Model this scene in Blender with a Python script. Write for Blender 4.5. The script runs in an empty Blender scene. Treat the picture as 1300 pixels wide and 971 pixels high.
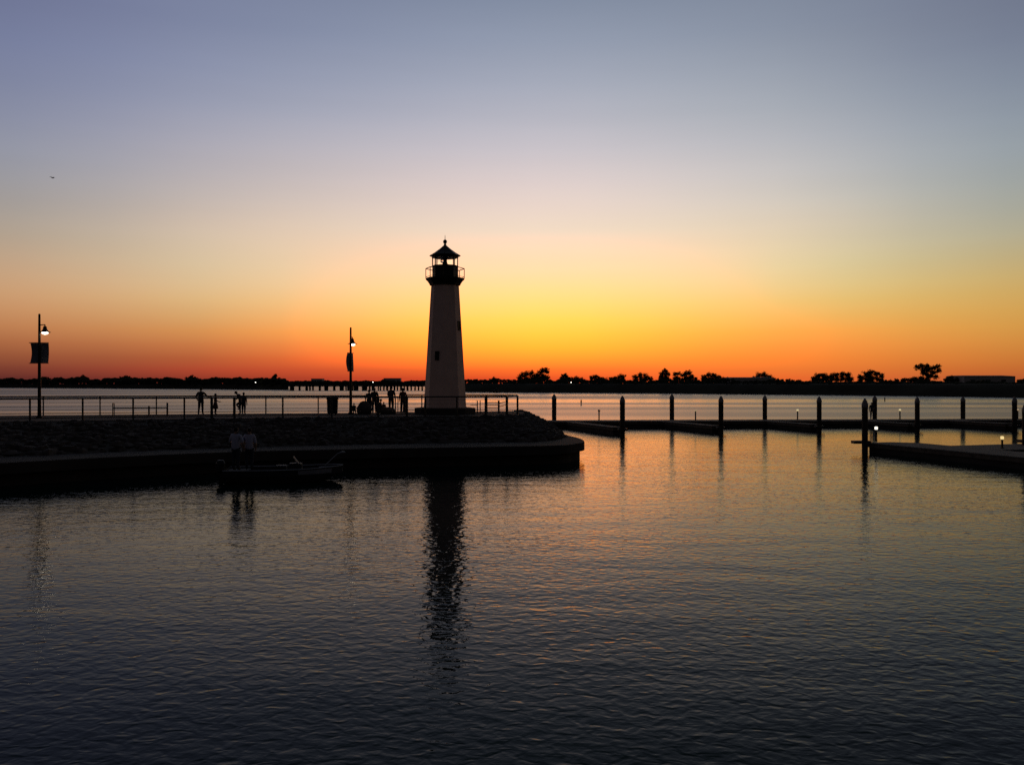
import bpy, bmesh, math, random
import numpy as np
from mathutils import Vector, Matrix, noise

random.seed(7)
R = math.radians
sc = bpy.context.scene
COL = sc.collection

# ------------------------------------------------------------------ camera
F = 1103.0            # focal length in photo pixels (1300 wide)
EYE = 3.86            # eye height over the water
HZ = 487.0            # horizon row in the photo
cam = bpy.data.cameras.new("camera")
cam.sensor_width = 36.0
cam.lens = 36.0 * F / 1300.0
cam.shift_y = 1.5 / 1300.0
cam.clip_start = 0.1
cam.clip_end = 20000
camo = bpy.data.objects.new("camera", cam)
COL.objects.link(camo)
camo.location = (0, 0, EYE)
camo.rotation_euler = (R(90), 0, 0)
sc.camera = camo


def X(px, d):
    return (px - 650.0) / F * d


def Z(py, d):
    return EYE - (py - HZ) / F * d


def dist(py, z):
    return (EYE - z) * F / (py - HZ)


# ------------------------------------------------------------------ sky
def s2l(c):
    c = c / 255.0
    return c / 12.92 if c <= 0.04045 else ((c + 0.055) / 1.055) ** 2.4


SKY = {   # photo column -> (row, sRGB); rows become elevations, columns azimuths
    20: [(480, 98, 44, 40), (465, 128, 64, 48), (440, 166, 97, 62), (410, 194, 132, 86), (380, 204, 155, 110), (340, 198, 165, 132),
         (300, 180, 163, 144), (250, 160, 155, 153), (200, 147, 149, 161), (130, 130, 136, 160), (60, 117, 125, 155), (0, 108, 115, 146)],
    350: [(482, 160, 58, 40), (470, 194, 76, 46), (450, 222, 110, 56), (420, 242, 159, 83), (390, 241, 189, 121), (350, 236, 205, 161),
          (300, 226, 202, 177), (250, 204, 190, 183), (200, 180, 175, 182), (130, 153, 158, 177), (60, 132, 141, 166), (0, 118, 127, 153)],
    680: [(480, 232, 82, 40), (470, 246, 112, 44), (455, 255, 160, 50), (435, 255, 198, 58), (410, 255, 219, 84), (380, 252, 226, 131), (340, 250, 226, 176),
          (300, 245, 222, 196), (250, 230, 211, 204), (200, 200, 193, 198), (130, 168, 172, 186), (60, 144, 153, 172), (0, 126, 137, 158)],
    970: [(480, 236, 104, 46), (470, 240, 120, 50), (450, 248, 144, 56), (420, 248, 175, 77), (390, 246, 199, 110), (350, 241, 213, 157), (300, 230, 210, 180),
          (250, 212, 203, 193), (200, 187, 186, 190), (130, 161, 167, 177), (60, 139, 148, 164), (0, 123, 133, 152)],
    1270: [(480, 186, 94, 50), (465, 200, 111, 50), (440, 212, 136, 62), (410, 216, 157, 76), (380, 211, 168, 92), (340, 198, 175, 120), (300, 181, 173, 145),
           (250, 164, 167, 160), (200, 151, 159, 164), (130, 135, 145, 159), (60, 119, 128, 147), (0, 110, 118, 138)],
}
HDR_RED = 1.5        # where the camera clipped the red channel the real sky is redder still
ELEVS = [0.0, 0.35, 0.9, 1.6, 2.4, 3.3, 4.2, 5.2, 6.2, 7.4, 8.6, 10, 11.5, 13, 15, 17, 19, 21.5, 24, 28, 34, 42, 55, 70, 90]
UP = {28: 0.68, 34: 0.42, 42: 0.27}
cols = {}
for px, rows in SKY.items():
    az = math.degrees(math.atan((px - 650) / F))
    e = [math.degrees(math.atan((HZ - r[0]) / math.hypot(F, px - 650))) for r in rows]
    rgb = np.array([[s2l(v) for v in r[1:]] for r in rows])
    rgb[np.array([q[0] for q in rows]) <= 200] *= np.array([1.06, 1.055, 1.05])
    over = np.clip((rgb[:, 0] - 0.91) / 0.09, 0, 1) ** 1.5
    rgb[:, 0] *= 1 + HDR_RED * over * np.clip(1 - (np.array(e) - 7.5) / 5, 0, 1)
    out = []
    for el in ELEVS:
        if el <= 24:
            out.append([np.interp(el, e, rgb[:, k]) for k in range(3)])
        else:
            k24 = np.array([np.interp(24, e, rgb[:, k]) for k in range(3)])
            zen = np.array([0.030, 0.036, 0.052])
            if el in UP:
                out.append(list(k24 * UP[el] * np.array([0.92, 1.0, 0.95]) ** min(2.0, (el - 24) / 4)))
            else:
                k42 = k24 * UP[42]
                t = (el - 42) / 48.0
                out.append(list(k42 * (1 - t) + zen * t))
    cols[az] = np.array(out)
azs = sorted(cols)
left, right = cols[azs[0]], cols[azs[-1]]
zen = np.array([0.030, 0.036, 0.052])


def dim(base, k, floor):
    o = base * k
    for i, el in enumerate(ELEVS):
        if el >= 42:
            t = (el - 42) / 48.0
            o[i] = o[ELEVS.index(42)] * (1 - t) + zen * t
    return np.maximum(o, floor)


back = np.array([[0.0215, 0.0185, 0.0205]] * len(ELEVS)) * 0.85
for i, el in enumerate(ELEVS):
    t = el / 90.0
    back[i] = back[i] * (1 - t) + zen * t
cols[-55.0] = dim(left, 0.50, back)
cols[55.0] = dim(right, 0.52, back)
cols[-90.0] = dim(left, 0.20, back)
cols[90.0] = dim(right, 0.22, back)
cols[-130.0] = back
cols[130.0] = back
KN = sorted(cols)
# smooth interpolation over azimuth (Catmull-Rom), sampled finely
KA = [-130, -90, -70, -55, -42, -35, -29.5, -25, -20, -15, -11, -7, -3, 1.5, 5, 9, 13, 17, 21, 25, 29.5, 35, 42, 55, 70, 90, 130]


def at_az(a):
    if a <= KN[0]:
        return cols[KN[0]]
    if a >= KN[-1]:
        return cols[KN[-1]]
    i = max(j for j in range(len(KN) - 1) if KN[j] <= a)
    a0, a1 = KN[i], KN[i + 1]
    p0, p1 = cols[a0], cols[a1]
    am, ap = KN[max(i - 1, 0)], KN[min(i + 2, len(KN) - 1)]
    m0 = (p1 - cols[am]) / max(a1 - am, 1e-6)
    m1 = (cols[ap] - p0) / max(ap - a0, 1e-6)
    h = a1 - a0
    t = (a - a0) / h
    v = (2 * t**3 - 3 * t**2 + 1) * p0 + (t**3 - 2 * t**2 + t) * h * m0 + (-2 * t**3 + 3 * t**2) * p1 + (t**3 - t**2) * h * m1
    return np.maximum(v, back * 0.9)


world = bpy.data.worlds.new("World")
sc.world = world
world.use_nodes = True
nt = world.node_tree
nt.nodes.clear()
N, L = nt.nodes, nt.links


def mnode(op, a, b=None, clamp=False):
    n = N.new("ShaderNodeMath")
    n.operation = op
    n.use_clamp = clamp
    for i, v in enumerate((a, b)):
        if v is None:
            continue
        if isinstance(v, (int, float)):
            n.inputs[i].default_value = v
        else:
            L.new(v, n.inputs[i])
    return n.outputs[0]


tc = N.new("ShaderNodeTexCoord")
nv = N.new("ShaderNodeVectorMath")
nv.operation = "NORMALIZE"
L.new(tc.outputs["Generated"], nv.inputs[0])
sx = N.new("ShaderNodeSeparateXYZ")
L.new(nv.outputs[0], sx.inputs[0])
el = mnode("ARCSINE", mnode("MAXIMUM", sx.outputs[2], 0.0))
tel = mnode("POWER", mnode("MULTIPLY", el, 2 / math.pi), 0.5)
azn = mnode("MULTIPLY", mnode("ARCTAN2", sx.outputs[0], sx.outputs[1]), 180 / math.pi)
SC = 4.0
prev = None
for i, a in enumerate(KA):
    ramp = N.new("ShaderNodeValToRGB")
    cr = ramp.color_ramp
    cr.interpolation = "LINEAR"
    vals = at_az(a) / SC
    pos = [math.sqrt(e / 90.0) for e in ELEVS]
    while len(cr.elements) < len(ELEVS):
        cr.elements.new(0.5)
    for k, p in enumerate(pos):
        cr.elements[k].position = p
    for k in range(len(pos)):
        cr.elements[k].color = (*[float(v) for v in vals[k]], 1)
    L.new(tel, ramp.inputs[0])
    if prev is None:
        prev = ramp.outputs[0]
        continue
    mr = N.new("ShaderNodeMapRange")
    mr.inputs[1].default_value = KA[i - 1]
    mr.inputs[2].default_value = a
    L.new(azn, mr.inputs[0])
    mx = N.new("ShaderNodeMix")
    mx.data_type = "RGBA"
    L.new(mr.outputs[0], mx.inputs[0])
    L.new(prev, mx.inputs[6])
    L.new(ramp.outputs[0], mx.inputs[7])
    prev = mx.outputs[2]
SUN_AZ, SUN_EL = R(2.0), R(0.6)
nish = N.new("ShaderNodeTexSky")
nish.sky_type = "NISHITA"
nish.sun_disc = False
nish.sun_elevation = SUN_EL
nish.sun_rotation = SUN_AZ
hz_map = N.new("ShaderNodeMapping")
hz_map.inputs["Scale"].default_value = (2.2, 2.2, 26.0)
L.new(nv.outputs[0], hz_map.inputs[0])
hz_n = N.new("ShaderNodeTexNoise")
hz_n.inputs["Scale"].default_value = 1.0
hz_n.inputs["Detail"].default_value = 3.0
L.new(hz_map.outputs[0], hz_n.inputs["Vector"])
hz_k = N.new("ShaderNodeMapRange")
hz_k.inputs[1].default_value = 0.25
hz_k.inputs[2].default_value = 0.75
hz_k.inputs[3].default_value = 0.98
hz_k.inputs[4].default_value = 1.02
L.new(hz_n.outputs[0], hz_k.inputs[0])
hz_m = N.new("ShaderNodeVectorMath")
hz_m.operation = "SCALE"
L.new(prev, hz_m.inputs[0])
L.new(hz_k.outputs[0], hz_m.inputs["Scale"])
bg1 = N.new("ShaderNodeBackground")
L.new(hz_m.outputs[0], bg1.inputs[0])
bg1.inputs[1].default_value = SC
bg2 = N.new("ShaderNodeBackground")
L.new(nish.outputs[0], bg2.inputs[0])
bg2.inputs[1].default_value = 0.002
ad = N.new("ShaderNodeAddShader")
L.new(bg1.outputs[0], ad.inputs[0])
L.new(bg2.outputs[0], ad.inputs[1])
wo = N.new("ShaderNodeOutputWorld")
L.new(ad.outputs[0], wo.inputs[0])

# the sun has set into the glow: only a very weak, very soft sun is left
sun = bpy.data.lights.new("sun", "SUN")
sun.energy = 0.03
sun.angle = R(20)
sun.color = (1.0, 0.55, 0.25)
suno = bpy.data.objects.new("sun", sun)
COL.objects.link(suno)
sdir = Vector((math.sin(SUN_AZ) * math.cos(SUN_EL), math.cos(SUN_AZ) * math.cos(SUN_EL), math.sin(SUN_EL)))
suno.rotation_euler = (-sdir).to_track_quat("-Z", "Y").to_euler()
suno.location = (0, 60, 30)

sc.view_settings.view_transform = "Standard"
sc.view_settings.look = "None"
sc.view_settings.exposure = 0.0
sc.view_settings.gamma = 1.0
sc.view_settings.use_curve_mapping = False
try:
    sc.cycles.max_bounces = 6
    sc.cycles.glossy_bounces = 4
    sc.cycles.transmission_bounces = 6
    sc.cycles.sample_clamp_indirect = 3.0
    sc.cycles.use_denoising = False
except Exception:
    pass


# ------------------------------------------------------------------ materials
def material(name, col, rough=0.8, metal=0.0, var=0.25, scale=6.0, bump=0.0, emit=None, estr=0.0, trans=0.0, ior=1.45, spec=0.12):
    m = bpy.data.materials.new(name)
    m.use_nodes = True
    t = m.node_tree
    b = t.nodes["Principled BSDF"]
    b.inputs["Roughness"].default_value = rough
    b.inputs["Metallic"].default_value = metal
    b.inputs["IOR"].default_value = ior
    b.inputs["Specular IOR Level"].default_value = spec
    if trans:
        b.inputs["Transmission Weight"].default_value = trans
        b.inputs["Base Color"].default_value = (*col, 1)
        return m
    co = t.nodes.new("ShaderNodeTexCoord")
    nz = t.nodes.new("ShaderNodeTexNoise")
    nz.inputs["Scale"].default_value = scale
    nz.inputs["Detail"].default_value = 5
    t.links.new(co.outputs["Object"], nz.inputs["Vector"])
    cr = t.nodes.new("ShaderNodeValToRGB")
    cr.color_ramp.elements[0].position = 0.3
    cr.color_ramp.elements[1].position = 0.7
    cr.color_ramp.elements[0].color = (*[c * (1 - var) for c in col], 1)
    cr.color_ramp.elements[1].color = (*[min(1, c * (1 + var)) for c in col], 1)
    t.links.new(nz.outputs[0], cr.inputs[0])
    t.links.new(cr.outputs[0], b.inputs["Base Color"])
    if bump:
        bp = t.nodes.new("ShaderNodeBump")
        bp.inputs["Strength"].default_value = bump
        bp.inputs["Distance"].default_value = 0.05
        t.links.new(nz.outputs[0], bp.inputs["Height"])
        t.links.new(bp.outputs[0], b.inputs["Normal"])
    if emit:
        b.inputs["Emission Color"].default_value = (*emit, 1)
        b.inputs["Emission Strength"].default_value = estr
    return m


M = {
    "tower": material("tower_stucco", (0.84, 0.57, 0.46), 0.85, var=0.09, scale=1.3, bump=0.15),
    "black_metal": material("black_metal", (0.028, 0.026, 0.025), 0.5, 0.0, 0.2),
    "dark_metal": material("dark_metal", (0.06, 0.056, 0.052), 0.5, 0.0, 0.2),
    "roof": material("roof_metal", (0.03, 0.024, 0.022), 0.45, 0.0, 0.2),
    "steel": material("galvanised_steel", (0.32, 0.32, 0.33), 0.4, 0.6, 0.15),
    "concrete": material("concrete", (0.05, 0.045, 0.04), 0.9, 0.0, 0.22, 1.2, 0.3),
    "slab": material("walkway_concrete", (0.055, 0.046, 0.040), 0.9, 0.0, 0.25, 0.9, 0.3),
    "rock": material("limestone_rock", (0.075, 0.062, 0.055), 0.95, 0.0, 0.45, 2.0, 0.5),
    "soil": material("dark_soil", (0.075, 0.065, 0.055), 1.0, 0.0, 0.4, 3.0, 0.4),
    "grass": material("bank_grass", (0.038, 0.036, 0.024), 1.0, 0.0, 0.35, 0.12),
    "leaf": material("leaves", (0.040, 0.046, 0.024), 0.9, 0.0, 0.35, 0.5),
    "bark": material("bark", (0.06, 0.048, 0.038), 0.95, 0.0, 0.3, 3.0),
    "glass": material("clear_glass", (0.96, 0.97, 0.97), 0.02, trans=1.0, ior=1.05),
    "lens_glass": material("lens_glass", (0.95, 0.96, 0.95), 0.06, trans=1.0, ior=1.45),
    "window": material("dark_window", (0.02, 0.02, 0.022), 0.15, 0.0, 0.1),
    "banner": material("banner_cloth", (0.17, 0.17, 0.19), 0.9, 0.0, 0.2, 4.0),
    "lamp": material("lit_lamp", (0.8, 0.75, 0.65), 0.4, emit=(1.0, 0.86, 0.62), estr=9.0),
    "lamp_dim": material("lit_dock_lamp", (0.8, 0.7, 0.5), 0.4, emit=(1.0, 0.74, 0.32), estr=0.9),
    "lamp_white": material("lit_white_lamp", (0.8, 0.78, 0.7), 0.4, emit=(1.0, 0.95, 0.82), estr=6.0),
    "lamp_soft": material("lit_buoy_lamp", (0.8, 0.78, 0.7), 0.4, emit=(1.0, 0.93, 0.78), estr=1.5),
    "lamp_faint": material("faint_dock_lamp", (0.6, 0.52, 0.4), 0.4, emit=(1.0, 0.70, 0.40), estr=0.30),
    "lamp_dusk": material("pale_dock_lamp", (0.6, 0.52, 0.4), 0.4, emit=(1.0, 0.80, 0.42), estr=0.6),
    "lamp_off": material("unlit_lamp", (0.20, 0.19, 0.18), 0.4),
    "wood": material("weathered_wood", (0.12, 0.10, 0.08), 0.9, 0.0, 0.3, 2.5, 0.3),
    "pile": material("pile_sleeve", (0.06, 0.048, 0.04), 0.75, 0.0, 0.25, 2.0),
    "pile_cap": material("pile_cap", (0.26, 0.24, 0.23), 0.6, 0.0, 0.12),
    "dock": material("dock_boards", (0.15, 0.14, 0.125), 0.9, 0.0, 0.3, 1.5, 0.3),
    "float": material("dock_float", (0.05, 0.046, 0.042), 0.85, 0.0, 0.3, 1.0),
    "wall_grey": material("shed_wall", (0.50, 0.43, 0.39), 0.85, 0.0, 0.12, 0.3),
    "shed_roof": material("shed_roof", (0.20, 0.19, 0.185), 0.7, 0.0, 0.12, 0.3),
    "skin": material("skin", (0.34, 0.22, 0.16), 0.6, 0.0, 0.08),
    "hair": material("dark_hair", (0.02, 0.016, 0.013), 0.7, 0.0, 0.2),
    "shirt_dark": material("dark_shirt", (0.045, 0.045, 0.055), 0.9, 0.0, 0.2),
    "shirt_red": material("maroon_dress", (0.09, 0.03, 0.03), 0.9, 0.0, 0.2),
    "shirt_white": material("pale_shirt", (0.40, 0.40, 0.50), 0.9, 0.0, 0.06),
    "jeans": material("dark_trousers", (0.04, 0.045, 0.06), 0.9, 0.0, 0.2),
    "shoe": material("dark_shoes", (0.03, 0.028, 0.026), 0.7, 0.0, 0.1),
    "hull": material("boat_hull", (0.22, 0.22, 0.24), 0.5, 0.0, 0.05),
    "hull_dark": material("boat_hull_dark", (0.03, 0.03, 0.035), 0.6, 0.0, 0.1),
    "boat_trim": material("boat_trim", (0.32, 0.32, 0.33), 0.25, 0.3, 0.03),
    "carpet": material("boat_carpet", (0.07, 0.07, 0.075), 1.0, 0.0, 0.2),
    "bin": material("bin_metal", (0.03, 0.03, 0.03), 0.6, 0.0, 0.2),
    "foam": material("wake_foam", (0.5, 0.48, 0.46), 0.9, 0.0, 0.2),
}


def water_material():
    m = bpy.data.materials.new("lake_water")
    m.use_nodes = True
    t = m.node_tree
    n, l = t.nodes, t.links
    b = n["Principled BSDF"]
    b.inputs["Base Color"].default_value = (0.0008, 0.0115, 0.0108, 1)
    b.inputs["Roughness"].default_value = 0.04
    b.inputs["IOR"].default_value = 1.12
    b.inputs["Specular IOR Level"].default_value = 0.5
    geo = n.new("ShaderNodeNewGeometry")

    def wave(sx_, sy_, rot, scale, detail, rough, dist_):
        mp = n.new("ShaderNodeMapping")
        mp.inputs["Scale"].default_value = (sx_, sy_, 1)
        mp.inputs["Rotation"].default_value = (0, 0, R(rot))
        l.new(geo.outputs["Position"], mp.inputs[0])
        z = n.new("ShaderNodeTexNoise")
        z.inputs["Scale"].default_value = scale
        z.inputs["Detail"].default_value = detail
        z.inputs["Roughness"].default_value = rough
        z.inputs["Distortion"].default_value = dist_
        l.new(mp.outputs[0], z.inputs["Vector"])
        return z.outputs[0]

    def mth(op, a, c):
        q = n.new("ShaderNodeMath")
        q.operation = op
        for i, v in enumerate((a, c)):
            if isinstance(v, (int, float)):
                q.inputs[i].default_value = v
            else:
                l.new(v, q.inputs[i])
        return q.outputs[0]

    big = wave(0.40, 1.0, -16, 0.8, 1.5, 0.45, 0.3)
    mid = wave(0.78, 1.0, 24, 5.4, 1.3, 0.5, 0.5)
    fine = wave(0.90, 1.0, -28, 13.0, 2.0, 0.5, 0.4)
    spr = n.new("ShaderNodeSeparateXYZ")
    l.new(geo.outputs["Position"], spr.inputs[0])
    rr = n.new("ShaderNodeValToRGB")
    for k_, (p_, v_) in enumerate(((0.0, 0.035), (0.10, 0.055), (0.17, 0.12), (0.25, 0.28), (1.0, 0.34))):
        if k_ > 1:
            rr.color_ramp.elements.new(0.5)
    for k_, (p_, v_) in enumerate(((0.0, 0.035), (0.10, 0.055), (0.17, 0.12), (0.25, 0.28), (1.0, 0.34))):
        rr.color_ramp.elements[k_].position = p_
        rr.color_ramp.elements[k_].color = (v_, v_, v_, 1)
    dm = n.new("ShaderNodeMath")
    dm.operation = "MULTIPLY"
    dm.inputs[1].default_value = 1 / 400.0
    l.new(spr.outputs[1], dm.inputs[0])
    l.new(dm.outputs[0], rr.inputs[0])
    streak = wave(0.10, 1.0, 3, 0.028, 3.0, 0.55, 0.2)     # wind streaks on the open lake
    sm = n.new("ShaderNodeMapRange")
    sm.inputs[1].default_value = 0.35
    sm.inputs[2].default_value = 0.65
    sm.inputs[3].default_value = 0.62
    sm.inputs[4].default_value = 1.35
    l.new(streak, sm.inputs[0])
    l.new(mth("MULTIPLY", rr.outputs[0], sm.outputs[0]), b.inputs["Roughness"])
    im = n.new("ShaderNodeMapRange")
    im.interpolation_type = "SMOOTHSTEP"
    im.inputs[1].default_value = 50
    im.inputs[2].default_value = 110
    im.inputs[3].default_value = 1.098
    im.inputs[4].default_value = 1.25
    l.new(spr.outputs[1], im.inputs[0])
    l.new(im.outputs[0], b.inputs["IOR"])
    patch = wave(0.5, 1.0, 8, 0.10, 2.0, 0.5, 0.6)
    h = mth("ADD", mth("MULTIPLY", big, WAVE[0]), mth("ADD", mth("MULTIPLY", mid, WAVE[1]), mth("MULTIPLY", fine, WAVE[2])))
    # wind: the open lake behind the pier is rougher than the sheltered basin
    sp = n.new("ShaderNodeSeparateXYZ")
    l.new(geo.outputs["Position"], sp.inputs[0])
    mr = n.new("ShaderNodeMapRange")
    mr.interpolation_type = "SMOOTHSTEP"
    mr.inputs[1].default_value = 66
    mr.inputs[2].default_value = 90
    mr.inputs[3].default_value = 1.0
    mr.inputs[4].default_value = WAVE[3]
    l.new(sp.outputs[1], mr.inputs[0])
    # calm corner between the two docks
    cv = n.new("ShaderNodeVectorMath")
    cv.operation = "SUBTRACT"
    l.new(geo.outputs["Position"], cv.inputs[0])
    cv.inputs[1].default_value = (34, 61, 0)
    cs = n.new("ShaderNodeVectorMath")
    cs.operation = "MULTIPLY"
    l.new(cv.outputs[0], cs.inputs[0])
    cs.inputs[1].default_value = (1 / 17.0, 1 / 13.0, 0)
    cl = n.new("ShaderNodeVectorMath")
    cl.operation = "LENGTH"
    l.new(cs.outputs[0], cl.inputs[0])
    cm = n.new("ShaderNodeMapRange")
    cm.interpolation_type = "SMOOTHSTEP"
    cm.inputs[1].default_value = 0.55
    cm.inputs[2].default_value = 1.1
    cm.inputs[3].default_value = 0.4
    cm.inputs[4].default_value = 1.0
    l.new(cl.outputs["Value"], cm.inputs[0])
    pm = n.new("ShaderNodeMapRange")
    pm.inputs[1].default_value = 0.3
    pm.inputs[2].default_value = 0.7
    pm.inputs[3].default_value = 0.7
    pm.inputs[4].default_value = 1.3
    l.new(patch, pm.inputs[0])
    k = mth("MULTIPLY", mth("MULTIPLY", mr.outputs[0], cm.outputs[0]), pm.outputs[0])
    h = mth("MULTIPLY", h, k)
    bp = n.new("ShaderNodeBump")
    bp.inputs["Strength"].default_value = 1.0
    bp.inputs["Distance"].default_value = 1.0
    l.new(h, bp.inputs["Height"])
    l.new(bp.outputs[0], b.inputs["Normal"])
    return m


WAVE = (0.022, 0.0128, 0.0025, 1.0)
M["water"] = water_material()


# ------------------------------------------------------------------ mesh helpers
class MB:
    def __init__(s):
        s.v, s.f = [], []

    def add(s, vs, fs):
        o = len(s.v)
        s.v += [tuple(p) for p in vs]
        s.f += [tuple(i + o for i in f) for f in fs]
        return s

    def box(s, c, size, rz=0.0):
        hx, hy, hz = (q / 2 for q in size)
        cz, sz = math.cos(rz), math.sin(rz)
        vs = []
        for x, y, z in ((-hx, -hy, -hz), (hx, -hy, -hz), (hx, hy, -hz), (-hx, hy, -hz), (-hx, -hy, hz), (hx, -hy, hz), (hx, hy, hz), (-hx, hy, hz)):
            vs.append((c[0] + x * cz - y * sz, c[1] + x * sz + y * cz, c[2] + z))
        return s.add(vs, [(0, 3, 2, 1), (4, 5, 6, 7), (0, 1, 5, 4), (1, 2, 6, 5), (2, 3, 7, 6), (3, 0, 4, 7)])

    def tube(s, p0, p1, r0, r1=None, n=8):
        r1 = r0 if r1 is None else r1
        p0, p1 = Vector(p0), Vector(p1)
        d = (p1 - p0).normalized()
        a = d.orthogonal().normalized()
        b = d.cross(a)
        vs = []
        for p, r in ((p0, r0), (p1, r1)):
            for i in range(n):
                t = 2 * math.pi * i / n
                vs.append(p + a * (r * math.cos(t)) + b * (r * math.sin(t)))
        fs = [(i, (i + 1) % n, n + (i + 1) % n, n + i) for i in range(n)]
        fs += [tuple(range(n - 1, -1, -1)), tuple(range(n, 2 * n))]
        return s.add(vs, fs)

    def path(s, pts, r, n=6):
        for a, b in zip(pts, pts[1:]):
            s.tube(a, b, r, r, n)
        return s

    def lathe(s, prof, n=16, rot=0.0, c=(0, 0, 0)):
        vs, fs = [], []
        for r, z in prof:
            for i in range(n):
                t = rot + 2 * math.pi * i / n
                vs.append((c[0] + r * math.cos(t), c[1] + r * math.sin(t), c[2] + z))
        for k in range(len(prof) - 1):
            for i in range(n):
                j = (i + 1) % n
                fs.append((k * n + i, k * n + j, (k + 1) * n + j, (k + 1) * n + i))
        fs.append(tuple(range(n - 1, -1, -1)))
        m = (len(prof) - 1) * n
        fs.append(tuple(range(m, m + n)))
        return s.add(vs, fs)

    def prism(s, poly, z0, z1):
        n = len(poly)
        area = sum(poly[i][0] * poly[(i + 1) % n][1] - poly[(i + 1) % n][0] * poly[i][1] for i in range(n))
        if area < 0:
            poly = poly[::-1]
        vs = [(p[0], p[1], z0) for p in poly] + [(p[0], p[1], z1) for p in poly]
        fs = [(i, (i + 1) % n, n + (i + 1) % n, n + i) for i in range(n)]
        fs += [tuple(range(n - 1, -1, -1)), tuple(range(n, 2 * n))]
        return s.add(vs, fs)

    def ball(s, c, r, n=8, m=6, jit=0.0, rnd=None):
        rx, ry, rz = r if isinstance(r, tuple) else (r, r, r)
        vs = [(c[0], c[1], c[2] - rz)]
        for k in range(1, m):
            ph = math.pi * k / m
            for i in range(n):
                t = 2 * math.pi * i / n
                q = 1 + (rnd.uniform(-jit, jit) if rnd else 0)
                vs.append((c[0] + rx * q * math.sin(ph) * math.cos(t), c[1] + ry * q * math.sin(ph) * math.sin(t), c[2] - rz * q * math.cos(ph)))
        vs.append((c[0], c[1], c[2] + rz))
        fs = [(0, 1 + (i + 1) % n, 1 + i) for i in range(n)]
        for k in range(m - 2):
            for i in range(n):
                a, b = 1 + k * n + i, 1 + k * n + (i + 1) % n
                fs.append((a, b, b + n, a + n))
        e = len(vs) - 1
        o = 1 + (m - 2) * n
        fs += [(o + i, o + (i + 1) % n, e) for i in range(n)]
        return s.add(vs, fs)

    def build(s, name, mat, parent=None, smooth=False, loc=None):
        me = bpy.data.meshes.new(name)
        me.from_pydata(s.v, [], s.f)
        me.update()
        for mm in (mat if isinstance(mat, (list, tuple)) else [mat]):
            me.materials.append(mm)
        if smooth:
            me.polygons.foreach_set("use_smooth", [True] * len(me.polygons))
        o = bpy.data.objects.new(name, me)
        COL.objects.link(o)
        if parent:
            o.parent = parent
        if loc:
            o.location = loc
        return o


def tag(o, label, cat, group=None):
    o["label"] = label
    o["category"] = cat
    if group:
        o["group"] = group
    return o


def thing(name, label, cat, loc=(0, 0, 0), rz=0.0, group=None):
    o = bpy.data.objects.new(name, None)
    COL.objects.link(o)
    o.location = loc
    o.rotation_euler = (0, 0, rz)
    return tag(o, label, cat, group)


def structure(name, mb, mat, smooth=False):
    o = mb.build(name, mat, smooth=smooth)
    o["kind"] = "structure"
    return o


def copy_tree(o, parent=None):
    c = o.copy()
    COL.objects.link(c)
    if parent:
        c.parent = parent
    for ch in [q for q in o.children]:
        copy_tree(ch, c)
    return c


def bevel(o, w=0.02, seg=2):
    md = o.modifiers.new("bevel", "BEVEL")
    md.width = w
    md.segments = seg
    md.limit_method = "ANGLE"
    return o


# ------------------------------------------------------------------ water
w = MB()
ring = [0, 4, 8, 14, 22, 34, 50, 70, 100, 150, 250, 450, 900, 2000, 5000, 9000]
nseg = 48
vs = [(0, 0, 0)]
for r in ring[1:]:
    for i in range(nseg):
        t = 2 * math.pi * i / nseg
        vs.append((r * math.cos(t), r * math.sin(t), 0))
fs = [(0, 1 + i, 1 + (i + 1) % nseg) for i in range(nseg)]
for k in range(len(ring) - 2):
    for i in range(nseg):
        a, b = 1 + k * nseg + i, 1 + k * nseg + (i + 1) % nseg
        fs.append((a, a + nseg, b + nseg, b))
w.add(vs, fs)
structure("water", w, M["water"])

# ------------------------------------------------------------------ far shores
SH = [(-2500, 1000), (-500, 900), (-100, 830), (0, 800), (180, 660), (360, 540), (600, 392), (820, 346), (1060, 290), (1300, 238), (1600, 190), (2200, 150)]


def shore(px):
    return float(np.interp(px, [a for a, _ in SH], [b for _, b in SH]))


def bank(name, pts, depth, rise=9.0, ztop=3.9, seed=1):
    """pts: (px, distance) along the waterline; slope up to a flat top, and the land behind it."""
    rows = []
    for px, d in pts:
        u = Vector((X(px, d), d, 0))
        dr = u.normalized()
        row = []
        for k, (off, z) in enumerate(((-2, -1.0), (0, 0.03), (rise * 0.35, ztop * 0.45), (rise * 0.7, ztop * 0.86), (rise, ztop), (rise + 25, ztop), (rise + depth, ztop))):
            nz = noise.noise(Vector((u.x * 0.06, off * 0.3 + seed, 1.7)))
            p = u + dr * (off + (nz * 2.0 if k > 1 else nz * 0.8))
            row.append((p.x, p.y, z * (1 + 0.06 * nz) if k in (2, 3) else z + (0.10 * nz if k in (4, 5) else 0)))
        rows.append(row)
    mb = MB()
    n = len(rows[0])
    mb.add([p for r in rows for p in r], [(i * n + k, (i + 1) * n + k, (i + 1) * n + k + 1, i * n + k + 1) for i in range(len(rows) - 1) for k in range(n - 1)])
    return structure(name, mb, M["grass"], True)


bank("far_bank", [(p, shore(p)) for p in list(range(-2400, -420, 40)) + list(range(-420, 372, 6))], 500, 12, 3.6, 3)
bank("far_bank", [(p, shore(p)) for p in range(545, 2100, 8)], 700, 11, 3.9, 9)
bank("far_bank", [(p, 1330) for p in range(250, 760, 10)], 900, 20, 3.6, 5)


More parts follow.
